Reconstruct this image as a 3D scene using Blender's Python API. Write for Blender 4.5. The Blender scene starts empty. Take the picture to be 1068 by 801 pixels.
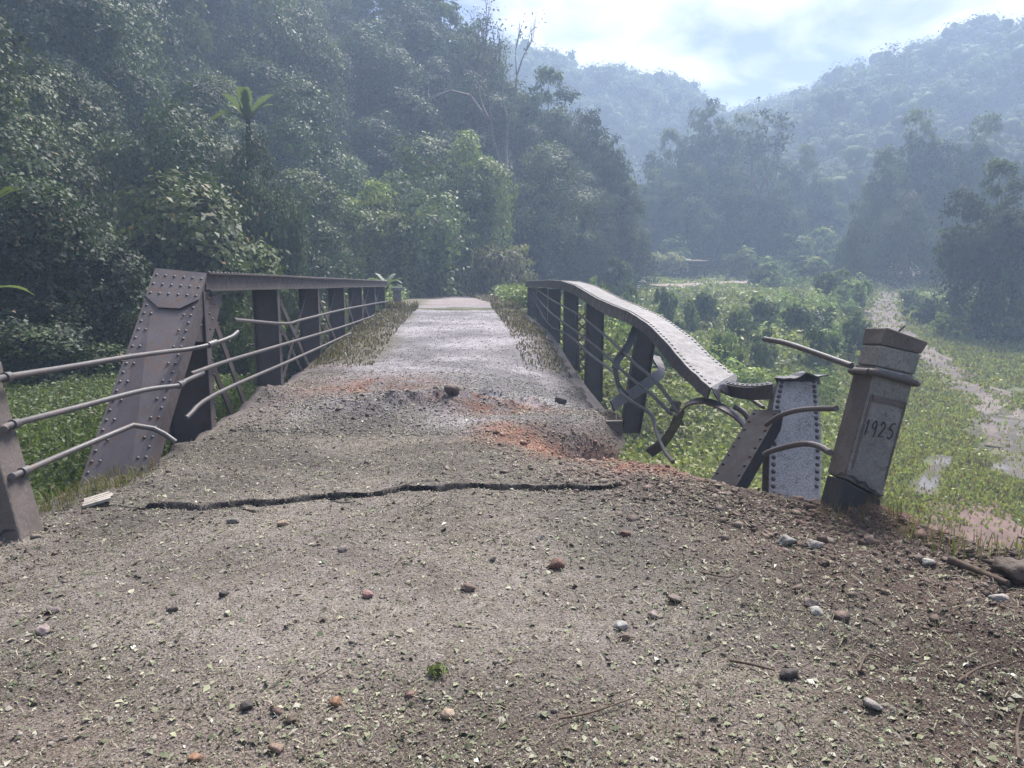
import bpy, math, random
import numpy as np
from mathutils import Vector, Matrix, Euler

# ---------------------------------------------------------------- camera, sky, sun, exposure
SC = bpy.context.scene
COL = SC.collection
F_PX, CX, CY = 740.0, 534.0, 400.5
EYE = Vector((0, 0, 1.6))
cam_d = bpy.data.cameras.new('camera')
cam_d.sensor_width = 36.0
cam_d.lens = 36.0 * F_PX / 1068.0
cam_d.clip_start, cam_d.clip_end = 0.05, 4000
cam = bpy.data.objects.new('camera', cam_d)
COL.objects.link(cam)
cam.location = EYE
cam.rotation_euler = Euler((math.radians(90 - 8.2), 0, math.radians(-4.17)))
SC.camera = cam
CAM_R = cam.rotation_euler.to_matrix()

SUN_EL, SUN_AZ = math.radians(56), math.radians(30)       # azimuth clockwise from +Y (the way the bridge runs)
sun_vec = Vector((math.sin(SUN_AZ) * math.cos(SUN_EL), math.cos(SUN_AZ) * math.cos(SUN_EL), math.sin(SUN_EL)))
sd = bpy.data.lights.new('sun', 'SUN')
sd.energy = 5.0
sd.angle = math.radians(24)
sd.color = (1.0, 0.95, 0.89)
sun = bpy.data.objects.new('sun', sd)
COL.objects.link(sun)
sun.rotation_euler = sun_vec.to_track_quat('Z', 'Y').to_euler()

world = bpy.data.worlds.new('World')
SC.world = world
world.use_nodes = True
nt = world.node_tree
for n in list(nt.nodes):
    nt.nodes.remove(n)
def wn(t, **kw):
    n = nt.nodes.new(t)
    for k, v in kw.items():
        setattr(n, k, v)
    return n
out = wn('ShaderNodeOutputWorld')
bg = wn('ShaderNodeBackground')
bg.inputs['Strength'].default_value = 0.15
sky = wn('ShaderNodeTexSky', sky_type='NISHITA', sun_disc=False)
sky.sun_elevation, sky.sun_rotation = SUN_EL, SUN_AZ
sky.air_density, sky.dust_density, sky.ozone_density = 1.0, 2.0, 1.5
tc = wn('ShaderNodeTexCoord')
mp = wn('ShaderNodeMapping')
mp.inputs['Rotation'].default_value = (0, 0.5, 0.3)
mp.inputs['Scale'].default_value = (2.0, 1.6, 4.6)
cn = wn('ShaderNodeTexNoise')
cn.inputs['Scale'].default_value = 2.5
cn.inputs['Detail'].default_value = 7
cn.inputs['Roughness'].default_value = 0.52
cn.inputs['Distortion'].default_value = 0.5
cr = wn('ShaderNodeValToRGB')
cr.color_ramp.elements[0].position = 0.45
cr.color_ramp.elements[1].position = 0.60
cr.color_ramp.elements[0].color = (0.50, 0.66, 1.25, 1)      # grey blue undersides of the clouds
cr.color_ramp.elements[1].color = (2.75, 2.75, 2.95, 1)    # bright cloud
mx = wn('ShaderNodeMix', data_type='RGBA')
mx.inputs['Factor'].default_value = 0.94
nt.links.new(tc.outputs['Generated'], mp.inputs['Vector'])
nt.links.new(mp.outputs['Vector'], cn.inputs['Vector'])
nt.links.new(cn.outputs['Fac'], cr.inputs['Fac'])
nt.links.new(sky.outputs['Color'], mx.inputs['A'])
nt.links.new(cr.outputs['Color'], mx.inputs['B'])
nt.links.new(mx.outputs['Result'], bg.inputs['Color'])
nt.links.new(bg.outputs['Background'], out.inputs['Surface'])

SC.view_settings.view_transform = 'Standard'
SC.view_settings.look = 'None'
SC.view_settings.exposure = 1.36
SC.view_settings.gamma = 1.0
SC.view_settings.use_curve_mapping = False
SC.cycles.max_bounces = 6
SC.cycles.diffuse_bounces = 3
SC.cycles.glossy_bounces = 2
SC.cycles.transmission_bounces = 3
SC.cycles.volume_bounces = 2
SC.cycles.use_denoising = True
HAZE_DENSITY = 0.0027
HAZE_COLOR = (0.56, 0.72, 1.0, 1)

# ---------------------------------------------------------------- helpers
RNG = np.random.default_rng(11)
random.seed(5)

def ray(px, py):
    d = CAM_R @ Vector(((px - CX) / F_PX, -(py - CY) / F_PX, -1.0))
    return d.normalized()
def at(px, py, Y):
    """the point of the place seen at a photo pixel, at a distance Y along the road"""
    d = ray(px, py)
    return EYE + d * (Y / d.y)
def atx(px, py, X):
    d = ray(px, py)
    return EYE + d * (X / d.x)
def proj(p):
    v = CAM_R.transposed() @ (Vector(p) - EYE)
    if v.z > -0.05:
        return None
    return (CX + F_PX * v.x / -v.z, CY - F_PX * v.y / -v.z)

def tag(o, label=None, cat=None, group=None, kind=None):
    if label: o['label'] = label
    if cat: o['category'] = cat
    if group: o['group'] = group
    if kind: o['kind'] = kind
    return o
def empty(name, loc=(0, 0, 0), label=None, cat=None, group=None, rot=(0, 0, 0)):
    o = bpy.data.objects.new(name, None)
    o.empty_display_size = 0.2
    COL.objects.link(o)
    o.location = loc
    o.rotation_euler = rot
    return tag(o, label, cat, group)
def link(name, me, mat=None, parent=None, loc=None):
    o = bpy.data.objects.new(name, me)
    COL.objects.link(o)
    if mat and not me.materials:
        me.materials.append(mat)
    if parent is not None:
        o.parent = parent
    if loc is not None:
        o.location = loc
    return o
def np_mesh(name, V, quads=None, tris=None, col=None, smooth=False):
    """fast mesh from numpy arrays; col = per-vertex colour attribute 'col'"""
    me = bpy.data.meshes.new(name)
    V = np.asarray(V, dtype=np.float32)
    q = np.zeros((0, 4), np.int32) if quads is None else np.asarray(quads, np.int32)
    t = np.zeros((0, 3), np.int32) if tris is None else np.asarray(tris, np.int32)
    me.vertices.add(len(V)); me.vertices.foreach_set('co', V.ravel())
    nl = q.size + t.size
    me.loops.add(nl)
    me.loops.foreach_set('vertex_index', np.concatenate([q.ravel(), t.ravel()]))
    me.polygons.add(len(q) + len(t))
    starts = np.concatenate([np.arange(len(q)) * 4, q.size + np.arange(len(t)) * 3]).astype(np.int32)
    me.polygons.foreach_set('loop_start', starts)
    if smooth:
        me.polygons.foreach_set('use_smooth', np.ones(len(q) + len(t), bool))
    me.update(calc_edges=True)
    if col is not None:
        a = me.color_attributes.new('col', 'FLOAT_COLOR', 'POINT')
        c = np.ones((len(V), 4), np.float32); c[:, :3] = col
        a.data.foreach_set('color', c.ravel())
    me.validate()
    return me

class MB:
    """collects pieces into one mesh"""
    def __init__(self):
        self.v, self.f, self.s, self.m, self.cur = [], [], [], [], 0
    def add(self, vs, fs, smooth=False):
        n = len(self.v)
        self.v += [tuple(p) for p in vs]
        self.f += [tuple(i + n for i in f) for f in fs]
        self.s += [smooth] * len(fs)
        self.m += [self.cur] * len(fs)
    def box(self, c, ax, ay, az):
        """box from centre and three half-vectors"""
        c, ax, ay, az = map(Vector, (c, ax, ay, az))
        vs = [c + ax * i + ay * j + az * k for k in (-1, 1) for j in (-1, 1) for i in (-1, 1)]
        self.add(vs, [(0, 2, 3, 1), (4, 5, 7, 6), (0, 1, 5, 4), (2, 6, 7, 3), (0, 4, 6, 2), (1, 3, 7, 5)])
    def beam(self, p, q, side, w, t):
        """bar from p to q, width w along side, thickness t across"""
        p, q, side = Vector(p), Vector(q), Vector(side)
        d = q - p
        n = d.cross(side).normalized()
        s = n.cross(d).normalized()
        self.box((p + q) / 2, d / 2, s * w / 2, n * t / 2)
    def tube(self, pts, r, seg=8, cap=True):
        pts = [Vector(p) for p in pts]
        rs = r if isinstance(r, (list, tuple)) else [r] * len(pts)
        n0 = len(self.v)
        up = None
        vs, fs = [], []
        for i, p in enumerate(pts):
            a = pts[max(i - 1, 0)]; b = pts[min(i + 1, len(pts) - 1)]
            d = (b - a).normalized()
            if up is None:
                up = d.orthogonal().normalized()
            up = (up - d * up.dot(d))
            up = up.normalized() if up.length > 1e-6 else d.orthogonal().normalized()
            s = d.cross(up)
            for k in range(seg):
                th = 2 * math.pi * k / seg
                vs.append(p + (up * math.cos(th) + s * math.sin(th)) * rs[i])
        for i in range(len(pts) - 1):
            for k in range(seg):
                k2 = (k + 1) % seg
                fs.append((i * seg + k, i * seg + k2, (i + 1) * seg + k2, (i + 1) * seg + k))
        self.add(vs, fs, True)
        if cap:
            self.add(vs[:seg][::-1], [tuple(range(seg))])
            self.add(vs[-seg:], [tuple(range(seg))])
    def sheet(self, A, B, t, down=None):
        """plate of thickness t between two polylines A and B (same count)"""
        A = [Vector(p) for p in A]; B = [Vector(p) for p in B]
        vs, fs = [], []
        n = len(A)
        for i in range(n):
            a = A[min(i + 1, n - 1)] - A[max(i - 1, 0)]
            nn = a.cross(B[i] - A[i]).normalized() if down is None else -Vector(down)
            vs += [A[i], B[i], B[i] - nn * t, A[i] - nn * t]
        for i in range(n - 1):
            o, p = i * 4, i * 4 + 4
            for k in range(4):
                k2 = (k + 1) % 4
                fs.append((o + k, p + k, p + k2, o + k2))
        fs.append((0, 1, 2, 3)); fs.append((n * 4 - 1, n * 4 - 2, n * 4 - 3, n * 4 - 4))
        self.add(vs, fs)
    def rivet(self, p, n, r=0.018):
        p, n = Vector(p), Vector(n).normalized()
        a = n.orthogonal().normalized(); b = n.cross(a)
        vs, fs = [], []
        for (rr, h) in ((1.0, -0.1), (0.8, 0.45)):
            for k in range(7):
                th = 2 * math.pi * k / 7
                vs.append(p + (a * math.cos(th) + b * math.sin(th)) * r * rr + n * r * h)
        vs.append(p + n * r * 0.72)
        for k in range(7):
            k2 = (k + 1) % 7
            fs.append((k, k2, 7 + k2, 7 + k)); fs.append((7 + k, 7 + k2, 14))
        self.add(vs, fs, True)
    def build(self, name, mat, parent=None, bevel=0.0):
        me = bpy.data.meshes.new(name)
        o0 = Vector((0, 0, 0))
        me.from_pydata([tuple(Vector(p) - o0) for p in self.v], [], self.f)
        me.polygons.foreach_set('use_smooth', self.s)
        for mm in (mat if isinstance(mat, list) else [mat]): me.materials.append(mm)
        if max(self.m): me.polygons.foreach_set('material_index', self.m)
        me.update()
        o = bpy.data.objects.new(name, me)
        COL.objects.link(o)
        if parent is not None:
            o.parent = parent
            if parent.type == 'EMPTY' and not getattr(self, 'local', False):
                o.matrix_parent_inverse = Matrix.Translation(-Vector(parent.location))
        if bevel:
            m = o.modifiers.new('bevel', 'BEVEL'); m.width = bevel; m.segments = 2; m.limit_method = 'ANGLE'
        return o

def smooth_path(pts, n=6):
    """Catmull-Rom through pts"""
    pts = [Vector(p) for p in pts]
    P = [pts[0] * 2 - pts[1]] + pts + [pts[-1] * 2 - pts[-2]]
    out_ = []
    for i in range(1, len(P) - 2):
        for k in range(n):
            t = k / n
            a, b, c, d = P[i - 1], P[i], P[i + 1], P[i + 2]
            out_.append(0.5 * ((2 * b) + (c - a) * t + (2 * a - 5 * b + 4 * c - d) * t * t + (3 * b - a - 3 * c + d) * t ** 3))
    out_.append(pts[-1])
    return out_

# value noise, vectorised
def _h(ix, iy, s):
    n = (ix.astype(np.int64) * 374761393 + iy.astype(np.int64) * 668265263 + s * 974634777) & 0xFFFFFFFF
    n = ((n ^ (n >> 13)) * 1274126177) & 0xFFFFFFFF
    return ((n ^ (n >> 16)) & 0xFFFF) / 65535.0
def vnoise(x, y, s=0):
    ix, iy = np.floor(x), np.floor(y)
    fx, fy = x - ix, y - iy
    fx = fx * fx * (3 - 2 * fx); fy = fy * fy * (3 - 2 * fy)
    ix = ix.astype(np.int64); iy = iy.astype(np.int64)
    a, b = _h(ix, iy, s), _h(ix + 1, iy, s)
    c, d = _h(ix, iy + 1, s), _h(ix + 1, iy + 1, s)
    return (a + (b - a) * fx) * (1 - fy) + (c + (d - c) * fx) * fy
def fbm(x, y, s=0, o=4, rough=0.5):
    r, a, t = 0, 1.0, 0
    for i in range(o):
        r = r + a * (vnoise(x * 2 ** i + 17.3 * i, y * 2 ** i - 9.1 * i, s + i) - 0.5); t += a; a *= rough
    return r / t * 2            # about -1..1
def sstep(x, a, b):
    t = np.clip((x - a) / (b - a), 0, 1)
    return t * t * (3 - 2 * t)
def poly_sd(x, y, poly):
    """signed distance to a closed polygon, negative inside"""
    P = np.array(poly, float)
    Q = np.roll(P, -1, 0)
    best = np.full(x.shape, 1e9)
    inside = np.zeros(x.shape, bool)
    for (ax, ay), (bx, by) in zip(P, Q):
        ex, ey = bx - ax, by - ay
        t = np.clip(((x - ax) * ex + (y - ay) * ey) / (ex * ex + ey * ey + 1e-12), 0, 1)
        best = np.minimum(best, np.hypot(x - ax - t * ex, y - ay - t * ey))
        c = ((ay > y) != (by > y))
        with np.errstate(divide='ignore', invalid='ignore'):
            xi = (bx - ax) * (y - ay) / (by - ay if by != ay else 1e-9) + ax
        inside ^= c & (x < xi)
    return np.where(inside, -best, best)
def line_d(x, y, pts):
    best = np.full(np.shape(x), 1e9)
    for (ax, ay), (bx, by) in zip(pts[:-1], pts[1:]):
        ex, ey = bx - ax, by - ay
        t = np.clip(((x - ax) * ex + (y - ay) * ey) / (ex * ex + ey * ey + 1e-12), 0, 1)
        best = np.minimum(best, np.hypot(x - ax - t * ex, y - ay - t * ey))
    return best

# ---------------------------------------------------------------- materials
def new_mat(name):
    m = bpy.data.materials.new(name)
    m.use_nodes = True
    n = m.node_tree
    b = n.nodes['Principled BSDF']
    return m, n, b
def N(n, t, **kw):
    x = n.nodes.new(t)
    for k, v in kw.items():
        setattr(x, k, v)
    return x
def noise(n, scale, detail=4, rough=0.55, vec=None, dist=0.0):
    x = N(n, 'ShaderNodeTexNoise')
    x.inputs['Scale'].default_value = scale; x.inputs['Detail'].default_value = detail
    x.inputs['Roughness'].default_value = rough; x.inputs['Distortion'].default_value = dist
    if vec is not None: n.links.new(vec, x.inputs['Vector'])
    return x.outputs['Fac']
def ramp(n, fac, stops):
    r = N(n, 'ShaderNodeValToRGB')
    e = r.color_ramp.elements
    while len(e) < len(stops): e.new(0.5)
    for i, (p, c) in enumerate(stops):
        e[i].position = p; e[i].color = (*c, 1) if len(c) == 3 else c
    n.links.new(fac, r.inputs['Fac'])
    return r.outputs['Color']
def mixc(n, f, a, b, mode='MIX'):
    m = N(n, 'ShaderNodeMix', data_type='RGBA', blend_type=mode)
    for sock, v in ((m.inputs['Factor'], f), (m.inputs['A'], a), (m.inputs['B'], b)):
        if hasattr(v, 'is_linked'): n.links.new(v, sock)
        elif isinstance(v, (int, float)): sock.default_value = v
        else: sock.default_value = (*v, 1)
    return m.outputs['Result']
def bump(n, b, h, strength=0.3, dist=0.02):
    x = N(n, 'ShaderNodeBump')
    x.inputs['Strength'].default_value = strength; x.inputs['Distance'].default_value = dist
    n.links.new(h, x.inputs['Height']); n.links.new(x.outputs['Normal'], b.inputs['Normal'])
def objco(n):
    return N(n, 'ShaderNodeTexCoord').outputs['Object']

def mat_steel(name, base, dust, rust, rough, dust_amt, spec=0.5):
    m, n, b = new_mat(name)
    co = objco(n)
    f1 = noise(n, 3.0, 6, 0.65, co); f2 = noise(n, 75, 5, 0.7, co); f3 = noise(n, 9, 5, 0.7, co)
    c = mixc(n, ramp(n, f1, [(0.35, (0, 0, 0)), (0.7, (1, 1, 1))]), tuple(x * 0.75 for x in base), tuple(x * 1.25 for x in base))
    c = mixc(n, ramp(n, f3, [(0.52, (0, 0, 0)), (0.64, (0.9, 0.9, 0.9))]), c, rust)
    c = mixc(n, ramp(n, f2, [(dust_amt, (0, 0, 0)), (dust_amt + 0.12, (0.9, 0.9, 0.9))]), c, dust)
    n.links.new(c, b.inputs['Base Color'])
    n.links.new(ramp(n, f3, [(0.3, (rough - .12,) * 3), (0.7, (rough + .18,) * 3)]), b.inputs['Roughness'])
    b.inputs['Metallic'].default_value = 0.0
    b.inputs['Specular IOR Level'].default_value = spec
    bump(n, b, f2, 0.25, 0.01)
    return m
def mat_attr(name, rough=0.8, spec=0.2, bumpscale=60, bstr=0.3, var=0.35, trans=0.0):
    """colour from the mesh's own colour attribute, broken up by fine noise"""
    m, n, b = new_mat(name)
    a = N(n, 'ShaderNodeAttribute', attribute_name='col').outputs['Color']
    co = objco(n)
    f = noise(n, bumpscale, 3, 0.6, co)
    c = mixc(n, 1.0, a, ramp(n, f, [(0.3, (1 - var,) * 3), (0.7, (1 + var,) * 3)]), 'MULTIPLY')
    n.links.new(c, b.inputs['Base Color'])
    b.inputs['Roughness'].default_value = rough; b.inputs['Specular IOR Level'].default_value = spec
    if bstr: bump(n, b, f, bstr, 0.02)
    return m
def mat_leaf(name, rough=0.5, spec=0.35, transl=0.35, hue=(1, 1, 1), ovar=0.48):
    m, n, b = new_mat(name)
    a = N(n, 'ShaderNodeAttribute', attribute_name='col').outputs['Color']
    oi = N(n, 'ShaderNodeObjectInfo').outputs['Random']
    t = ramp(n, oi, [(0.0, (hue[0] * (1 - ovar), hue[1] * (1 - ovar), hue[2] * (1 - ovar * .6))),
                     (0.5, hue), (1.0, (hue[0] * (1 + ovar * 1.1), hue[1] * (1 + ovar * .8), hue[2] * (1 + ovar * .3)))])
    c = mixc(n, 1.0, a, t, 'MULTIPLY')
    n.links.new(c, b.inputs['Base Color'])
    b.inputs['Roughness'].default_value = rough; b.inputs['Specular IOR Level'].default_value = spec
    tr = N(n, 'ShaderNodeBsdfTranslucent'); 
    c2 = mixc(n, 1.0, c, (1.0, 1.15, 0.55), 'MULTIPLY')
    n.links.new(c2, tr.inputs['Color'])
    ms = N(n, 'ShaderNodeMixShader'); ms.inputs['Fac'].default_value = transl
    n.links.new(b.outputs['BSDF'], ms.inputs[1]); n.links.new(tr.outputs['BSDF'], ms.inputs[2])
    n.links.new(ms.outputs['Shader'], n.nodes['Material Output'].inputs['Surface'])
    return m

M = {}
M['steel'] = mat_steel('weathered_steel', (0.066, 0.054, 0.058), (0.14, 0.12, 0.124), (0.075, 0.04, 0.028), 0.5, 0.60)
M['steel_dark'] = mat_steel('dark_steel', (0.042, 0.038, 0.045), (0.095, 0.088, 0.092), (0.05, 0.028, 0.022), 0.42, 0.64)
M['steel_dusty'] = mat_steel('dusty_steel', (0.075, 0.069, 0.073), (0.23, 0.215, 0.215), (0.045, 0.034, 0.032), 0.62, 0.50)
M['steel_pale'] = mat_steel('pale_dusty_steel', (0.20, 0.19, 0.195), (0.33, 0.315, 0.315), (0.09, 0.075, 0.07), 0.55, 0.44)
M['steel_black'] = mat_steel('blackened_steel', (0.022, 0.02, 0.024), (0.05, 0.046, 0.05), (0.03, 0.018, 0.015), 0.8, 0.64, 0.12)
M['pipe'] = mat_steel('pipe_steel', (0.075, 0.068, 0.07), (0.16, 0.148, 0.148), (0.10, 0.07, 0.06), 0.48, 0.58)
M['rust_pipe'] = mat_steel('rusty_pipe_steel', (0.075, 0.066, 0.066), (0.17, 0.15, 0.14), (0.08, 0.048, 0.036), 0.55, 0.6)
M['ground'] = mat_attr('gravelly_soil', 0.85, 0.2, 90, 1.0, 0.6)
M['terrain'] = mat_attr('valley_soil', 0.9, 0.15, 1.5, 0.2, 0.4)
M['stone'] = mat_attr('stone', 0.75, 0.3, 30, 0.5, 0.3)
M['litter'] = mat_attr('leaf_litter', 0.7, 0.25, 80, 0.0, 0.25)
M['leaf'] = mat_leaf('leaf', 0.55, 0.22, 0.30)
M['leaf_far'] = mat_leaf('far_leaf', 0.75, 0.1, 0.25, (1, 1, 1), 0.3)
M['grass'] = mat_leaf('grass_blade', 0.5, 0.3, 0.4, (1, 1, 1), 0.0)
def mat_bark():
    m, n, b = new_mat('bark')
    co = objco(n)
    f = noise(n, 6, 5, 0.6, co)
    n.links.new(ramp(n, f, [(0.3, (0.05, 0.04, 0.032)), (0.7, (0.16, 0.135, 0.11))]), b.inputs['Base Color'])
    b.inputs['Roughness'].default_value = 0.85
    bump(n, b, f, 0.5, 0.05)
    return m
M['bark'] = mat_bark()
def mat_concrete(name, dark, light, stain, lichen=0.6):
    m, n, b = new_mat(name)
    co = objco(n)
    f1 = noise(n, 4.5, 7, 0.7, co); f2 = noise(n, 22, 5, 0.65, co); f3 = noise(n, 90, 3, 0.6, co)
    c = ramp(n, f1, [(0.3, dark), (0.68, light)])
    c = mixc(n, ramp(n, f2, [(lichen, (0, 0, 0)), (lichen + .08, (1, 1, 1))]), c, stain)
    c = mixc(n, 1.0, c, ramp(n, f3, [(0.3, (0.75,) * 3), (0.7, (1.2,) * 3)]), 'MULTIPLY')
    n.links.new(c, b.inputs['Base Color'])
    b.inputs['Roughness'].default_value = 0.85
    bump(n, b, f2, 0.6, 0.012)
    return m
M['concrete'] = mat_concrete('weathered_concrete', (0.095, 0.088, 0.08), (0.235, 0.225, 0.205), (0.075, 0.07, 0.065), 0.58)
M['concrete_brown'] = mat_concrete('brown_concrete', (0.075, 0.06, 0.054), (0.13, 0.107, 0.097), (0.07, 0.06, 0.055), 0.6)
M['concrete_wet'] = mat_concrete('damp_concrete', (0.022, 0.02, 0.02), (0.045, 0.04, 0.039), (0.025, 0.025, 0.025), 0.6)
def mat_plain(name, c, rough=0.8, spec=0.3, var=0.3, sc=12):
    m, n, b = new_mat(name)
    f = noise(n, sc, 4, 0.6, objco(n))
    n.links.new(ramp(n, f, [(0.3, tuple(x * (1 - var) for x in c)), (0.7, tuple(x * (1 + var) for x in c))]), b.inputs['Base Color'])
    b.inputs['Roughness'].default_value = rough; b.inputs['Specular IOR Level'].default_value = spec
    bump(n, b, f, 0.3, 0.01)
    return m
M['ink'] = mat_plain('dark_groove', (0.05, 0.046, 0.042), 0.9, 0.1)
M['wood'] = mat_plain('old_wood', (0.09, 0.065, 0.05), 0.85, 0.2, 0.4, 20)
M['pale_wood'] = mat_plain('pale_wood', (0.30, 0.27, 0.24), 0.8, 0.2, 0.3, 20)
M['tin'] = mat_plain('tin_sheet', (0.42, 0.43, 0.45), 0.45, 0.5, 0.2, 4)
M['mud'] = mat_attr('mud', 0.85, 0.15, 3, 0.4, 0.3)
def mat_water():
    m, n, b = new_mat('muddy_water')
    f = noise(n, 0.5, 3, 0.5, objco(n))
    n.links.new(ramp(n, f, [(0.3, (0.10, 0.085, 0.07)), (0.7, (0.17, 0.15, 0.13))]), b.inputs['Base Color'])
    b.inputs['Roughness'].default_value = 0.12; b.inputs['Specular IOR Level'].default_value = 0.6
    bump(n, b, noise(n, 6, 2, 0.5, objco(n)), 0.08, 0.02)
    return m
M['water'] = mat_water()

# ---------------------------------------------------------------- the lie of the land
NEAR_P = [(-4.6, -20), (-4.2, 0), (-3.75, 2.0), (-3.5, 3.5), (-3.25, 4.6), (-3.0, 5.5), (-2.75, 6.4), (-2.7, 7.5), (0.4, 7.5), (1.0, 7.3),
          (1.65, 6.9), (1.75, 6.0), (1.9, 5.6), (2.2, 5.25), (2.62, 4.75), (2.95, 4.3), (3.15, 3.75), (3.7, 3.1), (4.6, 2.0), (6, 0), (7, -20)]
FAR_P = [(-3.4, 26.0), (3.0, 26.0), (3.2, 34), (2.5, 42), (1, 50), (-4, 56), (-9, 52), (-6, 40), (-4, 32)]
HILL_P = [(-9, -60), (-7.5, 0), (-6.6, 6), (-6.8, 12), (-7.2, 20), (-7, 28), (-6, 36), (-5, 44), (-1.5, 49), (5, 53), (12, 60), (17, 72),
          (18, 90), (12, 112), (0, 150), (-60, 200), (-400, 250), (-400, -60)]
ROAD_Y = [-20, 8, 10.7, 13.7, 16.7, 20, 27, 45, 60]
ROAD_Z = [0, 0, 0.04, 0.16, 0.34, 0.48, 0.62, 0.74, 0.8]
def road_z(y):
    return np.interp(y, ROAD_Y, ROAD_Z)
VAL_Y = [-60, 20, 25, 35, 45, 55, 62, 70, 80, 90, 110, 150, 250, 420, 900]
VAL_Z = [-3.4, -3.2, -3.0, -2.2, -1.2, -0.15, 0.7, 1.4, 1.9, 2.8, 4.2, 7.0, 12, 14, 14]
BANK_P = [(-3.2, -5), (-3.2, 8), (-3.7, 12.5), (-7, 15), (-11, 15), (-11, -5)]
def H(x, y):
    """bare ground height"""
    x = np.asarray(x, float); y = np.asarray(y, float)
    v = np.interp(y, VAL_Y, VAL_Z) + 0.25 * fbm(x / 5, y / 5, 3, 3) + 0.12 * fbm(x / 1.2, y / 1.2, 5, 3)
    v = v + np.clip(-x, 0, 8) * 0.09
    s = -poly_sd(x, y, HILL_P)
    lh = np.clip(s, 0, None)
    hl = 44 * (1 - np.exp(-lh * 0.95 / 44)) * (1 + 0.0 * lh) + np.minimum(lh, 8) / 8 * (2.2 * fbm(x / 13, y / 13, 21, 3) + 0.9 * fbm(x / 4, y / 4, 25, 3))
    u = (x - 0.15 * (165 - y)) / 1.18
    hr = np.interp(u, [20, 40, 60, 110, 200, 900], [0, 9, 21, 44, 51, 51]) * sstep(y, 62, 168)
    hf = np.interp(x, [-200, -72, 0, 25, 46, 60, 68, 79, 108, 144], [51, 51, 49, 46, 41, 40, 35, 22, 10, 5]) * sstep(y, 145, 214)
    hr = hr + np.minimum(hr, 10) / 10 * 4 * fbm(x / 25, y / 25, 31, 3)
    b = v + np.maximum.reduce([hl, hr, hf])
    bd = np.clip(poly_sd(x, y, BANK_P), 0, None)
    b = np.maximum(b, -0.38 + 0.12 * fbm(x / 1.5, y / 1.5, 43, 3) - 0.9 * bd)
    for P, sl in ((NEAR_P, 0.95), (FAR_P, 0.55)):
        d = np.clip(poly_sd(x, y, P), 0, None)
        t = road_z(y) - sl * d - np.where(d > 0, 0.25 * np.minimum(d, 1) * (fbm(x / .8, y / .8, 41, 3) + 0.4), 0)
        b = np.maximum(b, t)
    return b
CRACK = [(-2.25, 5.03), (-2.0, 5.06), (-1.85, 4.98), (-1.6, 5.12), (-1.35, 5.1), (-1.0, 5.22), (-0.7, 5.2), (-0.45, 5.33), (-0.2, 5.3), (0.1, 5.36),
         (0.35, 5.3), (0.6, 5.28), (0.85, 5.33), (1.05, 5.26), (1.25, 5.32)]
_cr = np.random.default_rng(9)
_cx = np.linspace(-2.25, 1.25, 90)
_cy = np.interp(_cx, [p[0] for p in CRACK], [p[1] for p in CRACK]) + np.convolve(_cr.normal(size=92), [.25, .5, .25], 'valid') * .018
CRACK = list(zip(_cx, _cy))
def deck_xr(y):
    return np.interp(y, [7, 7.6, 8.3, 9.2, 11, 28], [1.55, 1.72, 1.98, 2.16, 2.26, 2.3])
def deck_tilt(x, y):
    """the deck has dropped on its right side near the break"""
    return -0.33 * sstep(x, -0.2, 2.3) * sstep(y, 8.0, 10.2) * (1 - sstep(y, 11, 18))
BRANCH = [[(-1.62, 5.11), (-1.56, 4.98), (-1.44, 4.93)], [(-0.45, 5.33), (-0.36, 5.46), (-0.2, 5.5)], [(0.6, 5.28), (0.72, 5.16), (0.9, 5.13)], [(-2.25, 5.03), (-2.45, 5.08), (-2.6, 5.03)], [(-1.0, 5.22), (-.92, 5.1), (-.8, 5.08)]]
def crack_d(x, y):
    d = np.full(x.shape, 9.0)
    k = (y > 4.6) & (y < 5.7) & (x > -2.6) & (x < 1.6)
    if k.any():
        d[k] = line_d(x[k], y[k], CRACK)
        for b in BRANCH: d[k] = np.minimum(d[k], line_d(x[k], y[k], b) + .012)
    return d
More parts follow.
